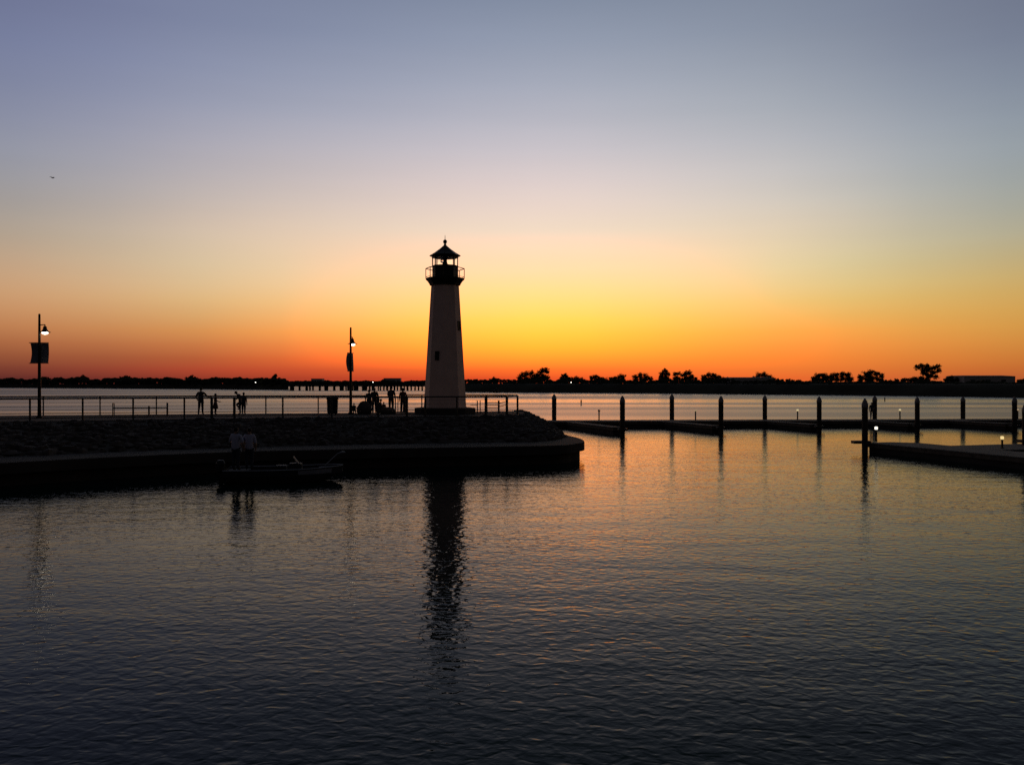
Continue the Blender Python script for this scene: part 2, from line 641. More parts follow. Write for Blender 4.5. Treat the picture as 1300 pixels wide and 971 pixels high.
def mass(name, spots, label, cat, mat, seed):
    """a far wood that reads as one mass: many small irregular leaf clumps with depth"""
    rnd = random.Random(seed)
    mb = MB()
    for (x, y, z, r) in spots(rnd):
        mb.ball((x, y, z), (r * rnd.uniform(0.8, 1.4), r * rnd.uniform(0.8, 1.3), r * rnd.uniform(0.6, 1.0)), 6, 4, 0.28, rnd)
    o = mb.build(name, mat)
    tag(o, label, cat)
    o["kind"] = "stuff"
    return o


def left_wood(rnd):
    for i in range(5200):
        px = rnd.uniform(-150, 370)
        d = shore(px) + rnd.uniform(5, 50)
        hmax = 2.6 + 1.6 * noise.noise(Vector((px * 0.045, 3.1, 0))) + 0.8 * noise.noise(Vector((px * 0.16, 8.1, 0)))
        hmax *= d / 620.0 * 1.45
        edge = min(1.0, max(0.25, (372 - px) / 12.0))
        t = rnd.random() ** 0.6
        yield X(px, d), d, 2.6 + (hmax + 0.8) * edge * t, rnd.uniform(0.6, 1.25)


def back_wood(rnd):
    for i in range(2200):
        px = rnd.uniform(330, 590)
        d = 1330 + rnd.uniform(22, 110)
        hmax = 4.2 + 2.6 * noise.noise(Vector((px * 0.05, 13.1, 0))) + 1.6 * noise.noise(Vector((px * 0.2, 2.1, 0)))
        yield X(px, d), d, 3.0 + hmax * rnd.random() ** 0.6, rnd.uniform(1.2, 2.4)


def right_brush(rnd):
    for i in range(6500):
        px = rnd.uniform(548, 1420)
        d = shore(px) + rnd.uniform(10, 60)
        g = noise.noise(Vector((px * 0.03, 23.1, 0))) + 0.5 * noise.noise(Vector((px * 0.11, 5.1, 0)))
        hmax = float(np.interp(px, [548, 640, 720, 800, 925, 985, 1030, 1090, 1130, 1200, 1420], [2.0, 2.0, 2.2, 1.7, 1.5, 1.1, 0.9, 0.7, 0.9, 0.7, 0.6]))
        hmax *= 1 + 0.9 * g
        yield X(px, d), d, 3.35 + (hmax + 0.25) * rnd.random() ** 0.75, rnd.uniform(0.25, 0.62)


mass("treeline", left_wood, "dark low treeline along the whole left far bank", "treeline", M["leaf"], 11)
mass("treeline", back_wood, "distant low treeline seen above the long bridge", "treeline", M["leaf"], 12)
mass("undergrowth", right_brush, "dark scrub growing along the top of the right far bank", "undergrowth", M["leaf"], 13)


# ------------------------------------------------------------------ far trees
def make_tree(name, label, px, lobes, back_off=38, dens=1.0, base_y=487.0, leaf=1.0, group=None, seed=0):
    """lobes: (column, row, radius in rows) of the crown's clumps as seen; becomes real clumps with depth at the tree's distance"""
    rnd = random.Random(seed + int(px))
    d = shore(px) + back_off
    s = d / F
    x0, zb = X(px, d), 3.7
    root = thing(name, label, "tree", (x0, d, zb), 0, group)
    L3 = []
    if name != "tall_tree":
        lobes = lobes + [(lx + (0.5 if k_ % 2 else -0.5), 0.45 * ly + 0.55 * 486, lr * 0.95) for k_, (lx, ly, lr) in enumerate(lobes) if ly < 482]
    for (lx, ly, lr) in lobes:
        L3.append(Vector(((lx - px) * s, rnd.uniform(-0.5, 0.5) * lr * s, EYE - (ly - HZ) * s - zb)))
    top = max(v.z for v in L3)
    tr = MB()
    fork = Vector((rnd.uniform(-0.1, 0.1), 0, max(0.5, top * 0.32)))
    rt = 0.05 * top + 0.05
    tr.tube((0, 0, -0.3), fork, rt, rt * 0.75, 7)
    for v, (lx, ly, lr) in zip(L3, lobes):
        mid = fork.lerp(v, 0.55) + Vector((rnd.uniform(-.15, .15), rnd.uniform(-.15, .15), 0.15))
        tr.tube(fork, mid, rt * 0.55, rt * 0.35, 6)
        tr.tube(mid, v, rt * 0.35, rt * 0.15, 5)
        for q in range(5):
            e = v + Vector((rnd.gauss(0, 1), rnd.gauss(0, 1), rnd.gauss(0.3, 0.7))).normalized() * lr * s * 0.85
            tr.tube(mid.lerp(v, rnd.uniform(0.3, 1)), e, rt * 0.16, rt * 0.05, 4)
    tr.build("trunk", M["bark"], root)
    cr = MB()
    for v, (lx, ly, lr) in zip(L3, lobes):
        rr = lr * s
        # sub-clumps inside the lobe
        for c in range(int(16 + 2 * lr)):
            dv = Vector((rnd.gauss(0, 1), rnd.gauss(0, 1), rnd.gauss(0, 0.8)))
            cc = v + dv.normalized() * rr * rnd.uniform(0.15, 1.0)
            cr_ = rr * rnd.uniform(0.26, 0.46)
            for k in range(int(34 * dens)):
                p = cc + Vector((rnd.gauss(0, .55), rnd.gauss(0, .55), rnd.gauss(0, .45))) * cr_
                a = Vector((rnd.gauss(0, 1), rnd.gauss(0, 1), rnd.gauss(0, 1))).normalized()
                b = a.orthogonal().normalized()
                q = rnd.uniform(0.10, 0.20) * leaf
                a2 = a * q
                b2 = b * q * 0.7
                cr.add([p - a2, p + b2, p + a2, p - b2], [(0, 1, 2, 3)])
    cr.build("crown", M["leaf"], root)
    return root


TREES = [
    ("spreading_tree", "low wind-bent spreading tree right of the lighthouse, left half of the open pair", 668, [(660, 480, 4.5), (664, 477, 4.5), (669, 475, 5), (675, 474, 4.5), (680, 478, 4)]),
    ("spreading_tree", "taller wind-bent open tree right of the lighthouse, leaning right over its low neighbour", 688, [(684, 475, 4.5), (688, 471.5, 4.5), (693, 470, 4), (695, 473, 3), (690, 478, 4), (683, 480, 4)]),
    ("bush", "small ragged bush on the far bank straight above the speedboat", 626, [(623, 483, 3), (627, 481.5, 3), (630, 483, 3)]),
    ("round_tree", "small round tree on the far bank above the leftmost dock piling", 717, [(715, 479, 4), (718, 476.5, 3), (720, 480, 4), (713, 482, 3.5)]),
    ("bush", "low rounded tree mound right of the leftmost dock piling, with a small light before it", 733, [(728, 482, 4), (733, 481, 4), (738, 482, 4)]),
    ("round_tree", "flat-topped small tree above the slim unlit dock light", 756, [(752, 479.5, 3.5), (757, 478.5, 3.5), (761, 481, 3.5), (767, 482, 3.5)]),
    ("round_tree", "broad dense tree above the second piling of the dock", 787, [(781, 480, 4), (787, 478.5, 4), (791, 478, 3.5), (776, 482, 3.5)]),
    ("round_tree", "dome-shaped tree between the second and third dock pilings", 814, [(807, 479, 4), (813, 477, 4.5), (820, 478, 4.5), (825, 481, 3.5)]),
    ("upright_tree", "narrow upright tree rising highest above the third dock piling", 843, [(841, 475, 4), (845, 471, 3.8), (847, 475, 3.5), (843, 480, 4.5), (839, 478, 3)]),
    ("sparse_tree", "thin see-through tree just right of the narrow upright one", 859, [(857, 475, 3.6), (861, 474, 3), (859, 480, 4)]),
    ("round_tree", "full tree with ragged top beside the thin see-through one", 872, [(868, 477, 4), (871, 473.5, 3.8), (875, 474, 3.8), (877, 479, 4), (883, 482, 3)]),
    ("round_tree", "flat-topped dense tree left of the low shed", 902, [(894, 479, 4), (899, 476.5, 4), (906, 476.5, 4), (911, 479, 4), (902, 481, 5)]),
    ("bush", "low boxy bush touching the left end of the low shed", 920, [(917, 481, 3.2), (922, 481.5, 3.2)]),
    ("round_tree", "dome-shaped tree rising behind the low shed", 968, [(959, 480, 4.5), (964, 477, 5), (970, 475.8, 4.5), (976, 478.5, 4.5), (981, 482, 4)]),
    ("bush", "long low bush right of the low shed", 994, [(986, 483, 3), (993, 483, 3), (1000, 483, 3), (1006, 483.5, 2.5)]),
    ("bush", "tiny round bush standing alone between two tree groups", 1014, [(1012, 484, 2.5), (1016, 484.5, 2.5)]),
    ("round_tree", "ragged tree, left one of the wide pair above the fifth tall piling", 1043, [(1034, 480, 4), (1039, 476.5, 4.2), (1045, 476, 4.2), (1049, 479, 4.2)]),
    ("round_tree", "rounded tree, right one of the wide pair above the fifth tall piling", 1067, [(1056, 478, 4.5), (1062, 476, 4.5), (1069, 475.5, 4.2), (1076, 476, 4.2), (1080, 480, 4)]),
    ("spreading_tree", "wide spreading tree rising to the right, above the near dock's tall piling", 1105, [(1093, 479, 4.5), (1099, 475.5, 4.8), (1106, 474, 4.8), (1113, 473.5, 4.3), (1118, 477.5, 4.2), (1105, 480, 5)]),
    ("bush", "long sloping low bush left of the tallest tree", 1142, [(1131, 484, 2.5), (1138, 483, 3), (1146, 482.5, 3), (1151, 482.5, 3)]),
    ("tall_tree", "tallest tree on the far bank, a twin open crown with sky gaps", 1178, [(1165, 466, 4.2), (1170, 464.5, 4.5), (1175, 467, 4), (1171, 470.5, 4), (1183, 467.5, 4.5), (1189, 466, 4.2), (1191, 471, 4.2), (1185, 473, 4.5), (1188, 478, 4), (1177, 465, 4), (1179, 470, 4.2), (1173, 475, 4), (1181, 477, 4)]),
    ("bush", "dark dense bush at the foot of the tallest tree", 1166, [(1157, 483, 3.5), (1163, 481, 4.2), (1170, 480.5, 4.2), (1177, 482, 4)]),
    ("round_tree", "small domed tree between the tallest tree and the big shed", 1208, [(1202, 482, 3.5), (1208, 480.5, 3.6), (1214, 482, 3.4)]),
    ("bush", "low bush at the right end of the big shed", 1297, [(1294, 484, 3), (1300, 483.5, 3), (1307, 483, 3.5)]),
]
for i, (nm, lb, px, lobes) in enumerate(TREES):
    thin = 0.75 if nm in ("sparse_tree", "tall_tree") else 1.15
    make_tree(nm, lb, px, lobes, dens=thin, seed=i * 31, back_off=52 if "behind" in lb else 34, leaf=1.1)
LEFT = [
    ("small flat-crowned tree rising from the left treeline just right of the banner lamp post", 57, 480.2, 4.5),
    ("broad low tree rising from the left treeline, second right of the banner lamp post", 106, 479.6, 4),
    ("widest dome of the left treeline, above the long bench", 160, 479.6, 5),
    ("flat wide tree of the left treeline above the standing man", 243, 479.6, 4.5),
    ("slim lone tree sticking up at the right end of the left treeline", 349, 477.0, 2.8),
]
for i, (lb, px, y, r) in enumerate(LEFT):
    make_tree("round_tree", lb, px, [(px - r, y + 2, r * 0.8), (px, y, r * 0.75), (px + r, y + 2, r * 0.8), (px, y + 4, r)] if r > 3 else
              [(px, y, r), (px - 1, y + 4, r), (px + 4, y + 5, r)], back_off=24, dens=0.7, leaf=3.0, seed=700 + i)


# ------------------------------------------------------------------ buildings on the far shore
def shed(name, label, px0, px1, ytop, off, hip, seed):
    d = shore((px0 + px1) / 2) + off
    x0, x1 = X(px0, d), X(px1, d)
    zt = Z(ytop, d)
    wdt = x1 - x0
    h = zt - 3.7
    root = thing(name, label, "building", ((x0 + x1) / 2, d, 3.7), 0)
    wl = MB().box((0, 6, h * 0.45), (wdt, 12, h * 0.90)).build("wall", M["wall_grey"], root)
    rf = MB()
    a, e = h * 0.90 + 0.003, 0.25
    zr = h
    k = hip
    rf.add([(-wdt / 2 - e, -e, a), (wdt / 2 + e, -e, a), (wdt / 2 + e, 12 + e, a), (-wdt / 2 - e, 12 + e, a),
            (-wdt / 2 + k * 0.15, 2.2, zr), (wdt / 2 - k, 2.2, zr), (wdt / 2 - k, 9.8, zr), (-wdt / 2 + k * 0.15, 9.8, zr)],
           [(0, 1, 5, 4), (1, 2, 6, 5), (2, 3, 7, 6), (3, 0, 4, 7), (4, 5, 6, 7), (3, 2, 1, 0)])
    rf.build("roof", M["shed_roof"], root)
    for q in range(3):
        dx = -wdt * 0.33 + q * wdt * 0.30
        MB().box((dx, -0.02, h * 0.26), (wdt * 0.09, 0.05, h * 0.5)).build("door", M["dark_metal"], root)
    return root


shed("warehouse", "big pale grey shed with a long flat roof on the right far bank", 1224, 1289, 476.5, 40, 3.2, 1)
shed("boat_shed", "low grey shed half hidden by scrub and a dome-shaped tree", 928, 982, 478.8, 30, 2.0, 2)


def block(label, px0, px1, ytop, d, name="far_building"):
    x0, x1, zt = X(px0, d), X(px1, d), Z(ytop, d)
    root = thing(name, label, "building", ((x0 + x1) / 2, d, 3.5), 0)
    MB().box((0, 8, (zt - 3.5) / 2), (x1 - x0, 16, zt - 3.5)).build("wall", M["wall_grey"], root)
    MB().box((0, 8, zt - 3.5 + 0.25), (x1 - x0 + 0.6, 16.6, 0.5)).build("roof", M["shed_roof"], root)
    for q in range(4):
        MB().box((-(x1 - x0) * 0.36 + q * (x1 - x0) * 0.24, -0.03, (zt - 3.5) * 0.6), ((x1 - x0) * 0.12, 0.08, 1.4)).build("window", M["window"], root)


block("dark flat-roofed building above the bridge, just left of the lighthouse", 487, 508, 480.4, 1385)
block("small dark flat building above the left part of the bridge", 395, 409, 481.0, 1385)


# ------------------------------------------------------------------ bridge
def bridge():
    d = 485.0
    s = d / F
    x0, x1 = X(360, d), X(556, d)
    root = thing("bridge", "long low causeway bridge on many short piers, left of the lighthouse", "bridge", ((x0 + x1) / 2, d, 0), 0)
    cx = (x0 + x1) / 2
    zb = Z(490.7, d)
    MB().box((0, 4, zb + 0.35), (x1 - x0, 8.0, 0.7)).build("deck", M["concrete"], root)
    MB().box((0, 0.15, zb + 1.10), (x1 - x0, 0.25, 0.78)).box((0, 7.85, zb + 1.10), (x1 - x0, 0.25, 0.78)).build("parapet", M["concrete"], root)
    gaps = [(371, 377), (379.3, 385.7), (388.7, 390.4), (392.4, 394.2), (396.3, 402.7), (405.3, 409.9), (414.7, 421), (424, 429.4), (434.7, 436.7), (438.4, 439.2),
            (446.9, 447.5), (453.3, 458), (464.6, 466.8), (469, 470.4), (474.2, 478.2), (479.7, 480.8), (482.5, 485), (487, 489), (491.5, 493.5), (495.3, 498.5), (500.7, 502.4), (504.2, 506.7),
            (509.3, 511.5), (513, 515), (517.4, 520), (522, 525), (527, 529.4), (531.4, 534), (536, 539), (541.5, 544), (546.5, 549)]
    prev = 366.0
    for a, b in gaps:
        xa, xb = X(prev, d) - cx, X(a, d) - cx
        wd = max(0.25, xb - xa)
        MB().box(((xa + xb) / 2, 4.0, zb / 2 - 0.3), (wd, 1.0 if wd > 1 else 0.6, zb + 0.6)).build("pier_column", M["concrete"], root)
        prev = b


bridge()


def far_light(label, px, y, d, base):
    z = Z(y, d)
    root = thing("street_lamp", label, "lamp", (X(px, d), d, base), 0)
    MB().tube((0, 0, 0), (0, 0, z - base), 0.09, 0.06).build("pole", M["dark_metal"], root)
    MB().ball((0, -0.15, z - base), 0.26 * d / 600, 8, 6).build("lamp", M["lamp_white"], root)


far_light("tiny white light glowing in the left treeline above the leaning pair", 324.5, 485.2, shore(324) - 1.5, 0.5)
far_light("tiny white light above the bridge, right of the street lamp without visible banner", 473.5, 485.0, 1328, 0.0)
far_light("tiny white light on the right far bank by a low tree mound", 725, 485.4, shore(725) + 10, 3.6)

# ------------------------------------------------------------------ pier: land, deck, lower walkway
DZ, LZ = 2.0, 0.9


def P(px, d):
    return Vector((X(px, d), d, 0))


Fr = [P(-150, 29.4), P(0, 32.4), P(150, 35.2), P(300, 37.8), P(420, 39.1), P(560, 40.3), Vector((1.9, 41.6, 0)), Vector((3.3, 43.2, 0)), Vector((3.73, 44.7, 0)),
      Vector((3.65, 47.3, 0)), Vector((3.1, 51, 0)), Vector((3.0, 58, 0)), Vector((1.5, 62, 0))]
Br = [P(-150, 31.8), P(0, 34.8), P(150, 37.6), P(300, 40.0), P(420, 41.8), P(560, 43.2), Vector((0.7, 44.0, 0)), Vector((1.8, 45.0, 0)), Vector((2.45, 46.3, 0)),
      Vector((2.8, 48.6, 0)), Vector((2.75, 52, 0)), Vector((2.5, 58, 0)), Vector((1.1, 61, 0))]
Dr = [P(-150, 41.0), P(0, 42.4), P(150, 44.4), P(300, 46.4), P(420, 47.9), P(560, 49.3), Vector((-1.1, 49.9, 0)), Vector((-0.1, 50.3, 0)), Vector((0.45, 51.0, 0)),
      Vector((0.75, 52.4, 0)), Vector((0.8, 55, 0)), Vector((0.7, 58, 0)), Vector((0.2, 59.4, 0))]
Gr = [P(-150, 48.9), P(150, 52.3), P(300, 54.1), P(460, 55.4), P(500, 57.2), P(560, 57.4)]


def dense(pts, n):
    out = []
    for i in range(len(pts) - 1):
        p0, p1, p2, p3 = pts[max(i - 1, 0)], pts[i], pts[i + 1], pts[min(i + 2, len(pts) - 1)]
        for k in range(n):
            t = k / n
            out.append(0.5 * ((2 * p1) + (p2 - p0) * t + (2 * p0 - 5 * p1 + 4 * p2 - p3) * t * t + (3 * p1 - p0 - 3 * p2 + p3) * t**3))
    out.append(pts[-1])
    return out


nd = 6
Fd, Bd, Dd = dense(Fr, nd), dense(Br, nd), dense(Dr, nd)
n = len(Fd)
# lower walkway: a slab that overhangs its footing
lw = MB()
rows = []
for i in range(n):
    f, b = Fd[i], Bd[i]
    inw = (b - f).normalized()
    rows.append([f + inw * 0.35 + Vector((0, 0, -0.6)), f + inw * 0.35 + Vector((0, 0, LZ - 0.42)), f + Vector((0, 0, LZ - 0.42)), f + Vector((0, 0, LZ - 0.03)), f + inw * 0.03 + Vector((0, 0, LZ)), b + inw * 0.3 + Vector((0, 0, LZ))])
k = len(rows[0])
lw.add([p for r in rows for p in r], [(i * k + j, (i + 1) * k + j, (i + 1) * k + j + 1, i * k + j + 1) for i in range(n - 1) for j in range(k - 1)])
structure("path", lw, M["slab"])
# stony slope between walkway and deck
sl = MB()
m = 9
pts = []
for i in range(n):
    for j in range(m + 1):
        t = j / m
        p = Bd[i].lerp(Dd[i], t)
        z = (LZ - 0.08) + (DZ - LZ + 0.05) * (t ** 0.8)
        nz = noise.noise(Vector((p.x * 0.9, p.y * 0.9, 4))) * 0.10 * math.sin(math.pi * min(1, t + 0.05))
        pts.append((p.x, p.y, z + nz))
sl.add(pts, [(i * (m + 1) + j, (i + 1) * (m + 1) + j, (i + 1) * (m + 1) + j + 1, i * (m + 1) + j + 1) for i in range(n - 1) for j in range(m)])
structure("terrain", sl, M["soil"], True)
# deck slab
dk = MB()
poly = [(p.x, p.y) for p in Dd] + [(p.x, p.y) for p in reversed(Gr)]
dk.prism(poly, -0.6, DZ)
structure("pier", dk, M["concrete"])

# riprap
rnd = random.Random(5)
rb = MB()
for q in range(3600):
    i = rnd.randrange(n - 1)
    t = rnd.random()
    u = rnd.random()
    b, dd = Bd[i].lerp(Bd[i + 1], t), Dd[i].lerp(Dd[i + 1], t)
    p = b.lerp(dd, 0.03 + 0.95 * u)
    z = LZ + (DZ - LZ) * (u ** 0.8) - 0.03
    s = rnd.uniform(0.10, 0.30) * (1 - 0.35 * u)
    rb.ball((p.x, p.y, z), (s * rnd.uniform(.8, 1.5), s * rnd.uniform(.8, 1.4), s * rnd.uniform(.5, .95)), 6, 4, 0.30, rnd)
o = rb.build("riprap", M["rock"])
tag(o, "dark broken stones covering the pier's slope below the railing", "riprap")
o["kind"] = "stuff"
# weeds on the deck edge
wd = MB()
for q in range(420):
    i = rnd.randrange(n - 16)
    p = Dd[i].lerp(Dd[i + 1], rnd.random())
    if noise.noise(Vector((p.x * 0.35, 2, 0))) < 0.05:
        continue
    c = Vector((p.x + rnd.gauss(0, .25), p.y + rnd.uniform(-.25, .05), DZ - 0.12))
    a = rnd.uniform(0, 6.28)
    h = rnd.uniform(0.12, 0.30)
    e = Vector((math.cos(a), math.sin(a), 0)) * 0.012
    tip = c + Vector((rnd.gauss(0, .07), rnd.gauss(0, .07), h))
    wd.add([c - e, c + e, tip], [(0, 1, 2)])
o = wd.build("weeds", M["leaf"])
tag(o, "short weeds growing along the pier edge below the railing", "weeds")
o["kind"] = "stuff"


# ------------------------------------------------------------------ railings
def railing(label, pts, posts, thick=(), top=1.11, bottom=True, cables=4, name="railing", r=0.042):
    """pts: run on the deck; posts: points with their radius"""
    base = pts[0]
    root = thing(name, label, "railing", (base.x, base.y, DZ), 0)
    loc = [p - base for p in pts]

    def at(z):
        return [(p.x, p.y, z) for p in loc]
    MB().path(at(top), r, 8).build("top_rail", M["dark_metal"], root)
    if bottom:
        MB().path(at(0.14), 0.020, 6).build("bottom_rail", M["dark_metal"], root)
    if cables:
        cb = MB()
        for c in range(cables):
            cb.path(at(0.14 + (top - 0.14) * (c + 1) / (cables + 1)), 0.006, 4)
        cb.build("cable", M["dark_metal"], root)
    for p, pr in posts:
        q = p - base
        pm = MB().tube((q.x, q.y, -0.02), (q.x, q.y, top + (0.02 if pr > 0.05 else 0)), pr, pr, 8).build("post", M["dark_metal"], root)
        MB().tube((q.x, q.y, 0), (q.x, q.y, 0.02), pr * 2, pr * 2, 8).build("foot_plate", M["dark_metal"], pm)
    return root


def near(px):
    xs = [-150, 0, 150, 300, 420, 560, 644]
    ds = [41.3, 42.7, 44.7, 46.7, 48.2, 49.6, 50.4]
    return P(px, float(np.interp(px, xs, ds)))


def far(px):
    xs = [-150, 0, 150, 300, 471, 516, 655]
    ds = [48.1, 49.7, 51.5, 53.3, 54.6, 56.4, 56.4]
    return P(px, float(np.interp(px, xs, ds)))


railing("near long metal railing along the pier edge, passing before the lighthouse", [near(p) for p in (-140, -60, 0, 75, 150, 225, 300, 360, 420, 480, 560, 617, 644)],
        [(near(p), 0.048) for p in (-92, -27, 38, 105, 169, 234, 359, 421, 540, 580)] + [(near(p), 0.075) for p in (268.8, 297.5, 480, 516.5, 616.8, 643.5)])
railing("far long metal railing along the open lake side, behind the standing man", [far(p) for p in (-140, 0, 75, 150, 225, 300, 385, 471)],
        [(far(p), 0.04) for p in (-88, -17, 55, 127, 198.5, 337.5, 404, 470)] + [(far(268), 0.05)])
end_pts = [near(644) + Vector((0.06, 0.1, 0)), P(657, 52.6), P(657, 55.8), far(650), far(600), far(516)]
railing("short metal railing round the pier's end behind the lighthouse", end_pts, [(P(657, 52.6), 0.06), (P(657, 55.8), 0.05), (far(618), 0.05), (far(578), 0.04), (far(535.5), 0.04), (far(516), 0.06)], cables=2)


# gate of close bars by the lighthouse
def gate():
    a, b = P(502, 54.2), P(515, 54.6)
    root = thing("gate", "narrow metal gate of upright bars left of the lighthouse", "gate", (a.x, a.y, DZ), 0)
    v = b - a
    f = MB()
    f.tube((0, 0, 0.1), (v.x, v.y, 0.1), 0.02).tube((0, 0, 1.02), (v.x, v.y, 1.02), 0.02)
    f.tube((0, 0, 0), (0, 0, 1.1), 0.035).tube((v.x, v.y, 0), (v.x, v.y, 1.1), 0.035)
    f.build("frame", M["dark_metal"], root)
    for t in (0.24, 0.5, 0.76):
        MB().tube((v.x * t, v.y * t, 0.1), (v.x * t, v.y * t, 1.02), 0.025).build("bar", M["dark_metal"], root)


gate()


# handrail of the gangway that leads down to the dock behind the pier end
def gangway():
    a = P(606, 55.4)
    root = thing("handrail", "low double handrail right of the lighthouse, leading to the dock", "handrail", (a.x, a.y, DZ), 0)
    v = P(634, 55.6) - a
    for t, r in ((0, 0.035), (0.13, 0.03), (0.97, 0.06)):
        MB().tube((v.x * t, v.y * t, 0), (v.x * t, v.y * t, 0.78), r).build("post", M["dark_metal"], root)
    for z in (0.30, 0.50, 0.66):
        MB().tube((v.x * 0.4, v.y * 0.4, z), (v.x, v.y, z), 0.022).build("rail", M["dark_metal"], root)
    MB().tube((-0.45, 0, 0.5), (0.0, 0, 0.5), 0.022).build("rail", M["dark_metal"], root)
    w2 = P(643, 55.9) - a
    MB().tube((v.x, v.y, 0.62), (w2.x, w2.y, 0.72), 0.022).build("rail", M["dark_metal"], root)
    MB().tube((v.x, v.y, 0.40), (w2.x, w2.y, 0.5), 0.022).build("rail", M["dark_metal"], root)


gangway()


# ------------------------------------------------------------------ lighthouse
def lighthouse():
    d = 53.5
    x0 = X(565, d)
    root = thing("lighthouse", "white eight-sided lighthouse with a black lantern room on the pier's end", "lighthouse", (x0, d, DZ), 0)
    A = -math.pi / 2      # one edge of the octagon looks at the camera

    def zz(y):
        return Z(y, d) - DZ
    s = d / F
    pl = MB().lathe([(1.88, 0), (1.88, 0.34), (1.84, 0.38), (1.60, 0.40)], 8, A).build("plinth", M["slab"], root)
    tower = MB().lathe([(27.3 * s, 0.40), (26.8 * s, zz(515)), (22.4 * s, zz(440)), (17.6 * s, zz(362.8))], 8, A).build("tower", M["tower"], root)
    # slit windows on two facets
    for (ang, y, hw, hh) in ((A - math.pi / 8, 452, 0.10, 0.235), (A + 3 * math.pi / 8, 414, 0.10, 0.25)):
        r = float(np.interp(y, [362.8, 440, 515], [17.6 * s, 22.4 * s, 26.8 * s])) * math.cos(math.pi / 8)
        slope = (26.8 - 17.6) * s / (zz(362.8) - zz(515))
        c = Vector((math.cos(ang) * r, math.sin(ang) * r, zz(y)))
        ax = Vector((-math.sin(ang), math.cos(ang), 0))
        nr = Vector((math.cos(ang), math.sin(ang), 0))
        up = Vector((0, 0, 1)) - nr * slope * math.cos(math.pi / 8)

        def q(a, b, o):
            return c + ax * a + up * b + nr * o
        fr = MB()
        t = 0.035
        for (a0, a1, b0, b1) in ((-hw - t, hw + t, hh, hh + t), (-hw - t, hw + t, -hh - t, -hh), (-hw - t, -hw, -hh, hh), (hw, hw + t, -hh, hh)):
            vs = [q(a, b, o) for o in (-0.02, 0.05) for (a, b) in ((a0, b0), (a1, b0), (a1, b1), (a0, b1))]
            fr.add(vs, [(3, 2, 1, 0), (4, 5, 6, 7), (0, 1, 5, 4), (1, 2, 6, 5), (2, 3, 7, 6), (3, 0, 4, 7)])
        wf = fr.build("window", M["black_metal"], root)
        vs = [q(a, b, 0.012) for (a, b) in ((-hw, -hh), (hw, -hh), (hw, hh), (-hw, hh))]
        MB().add(vs, [(0, 1, 2, 3)]).build("pane", M["window"], wf)
    # door at the foot, on the landward left facet
    ang = A - 3 * math.pi / 8
    # gallery
    g0, g1 = zz(362.8), zz(353.5)
    gal = MB().lathe([(17.7 * s, g0), (19.2 * s, g0 + 0.003), (20.2 * s, g0 + 0.12), (22.2 * s, g0 + 0.26), (24.4 * s, g0 + 0.36), (24.9 * s, g1), (23 * s, g1 + 0.01)], 8, A).build("gallery", M["black_metal"], root)
    rail_h = zz(341.2)
    rl = MB()
    RV = [(24.4 * s * math.cos(A + i * math.pi / 4), 24.4 * s * math.sin(A + i * math.pi / 4)) for i in range(9)]
    rl.path([(x, y, rail_h) for x, y in RV], 0.028, 6)
    rl.path([(x, y, g1 + 0.08) for x, y in RV], 0.014, 5)
    rl.build("gallery_rail", M["black_metal"], gal)
    for x, y in RV[:8]:
        MB().tube((x, y, g1), (x, y, rail_h), 0.024, 0.024, 6).build("gallery_post", M["black_metal"], gal)
    # lantern room
    sill, head = zz(337.6), zz(327.6)
    lr = 16.2 * s
    MB().lathe([(lr, g1 + 0.012), (lr, sill - 0.04), (lr + 0.03, sill - 0.035), (lr + 0.03, sill)], 8, A).build("lantern_wall", M["black_metal"], root)
    lant = MB().lathe([(lr + 0.03, head), (lr + 0.03, head + 0.08), (lr - 0.1, head + 0.09)], 8, A).build("lantern_frame", M["black_metal"], root)
    LV = [(lr * 0.985 * math.cos(A + i * math.pi / 4), lr * 0.985 * math.sin(A + i * math.pi / 4)) for i in range(9)]
    for x, y in LV[:8]:
        MB().tube((x, y, sill), (x, y, head), 0.035, 0.035, 6).build("mullion", M["black_metal"], lant)
    gl = MB()
    for (xa, ya), (xb, yb) in zip(LV, LV[1:]):
        k = 0.97
        nrm = Vector(((ya + yb) / 2, 0, 0))
        mid = Vector(((xa + xb) / 2, (ya + yb) / 2, 0)).normalized() * 0.006
        vs = []
        for o in (-1, 1):
            for (x, y, z) in ((xa, ya, sill), (xb, yb, sill), (xb, yb, head), (xa, ya, head)):
                vs.append((x * k + mid.x * o, y * k + mid.y * o, z))
        gl.add(vs, [(3, 2, 1, 0), (4, 5, 6, 7), (0, 1, 5, 4), (1, 2, 6, 5), (2, 3, 7, 6), (3, 0, 4, 7)])
    gl.build("glazing", M["glass"], lant)
    be = MB().lathe([(0.26, sill), (0.22, sill + 0.08), (0.15, sill + 0.14), (0.12, sill + 0.30), (0.12, head - 0.03), (0.16, head)], 12).build("beacon", M["dark_metal"], root)
    MB().lathe([(0.04, sill + 0.16), (0.13, sill + 0.20), (0.15, sill + 0.28), (0.13, sill + 0.37), (0.04, sill + 0.41)], 12, 0, (-0.14, -0.06, 0)).build("lens", M["lens_glass"], be, True)
    # roof
    e0 = zz(325.5)
    MB().lathe([(lr - 0.02, head + 0.085), (19.6 * s, e0), (19.8 * s, e0 + 0.05), (13.2 * s, zz(320.6)), (6.5 * s, zz(315.7)), (2.0 * s, zz(311.8)), (1.5 * s, zz(310.6))], 8, A).build("roof", M["roof"], root)
    fin = MB().lathe([(1.5 * s, zz(310.7)), (1.25 * s, zz(309.6)), (1.9 * s, zz(309.0)), (2.6 * s, zz(307.2)), (2.3 * s, zz(305.6)), (1.2 * s, zz(304.6)), (0.25 * s, zz(304.2))], 12).build("finial", M["roof"], root, True)
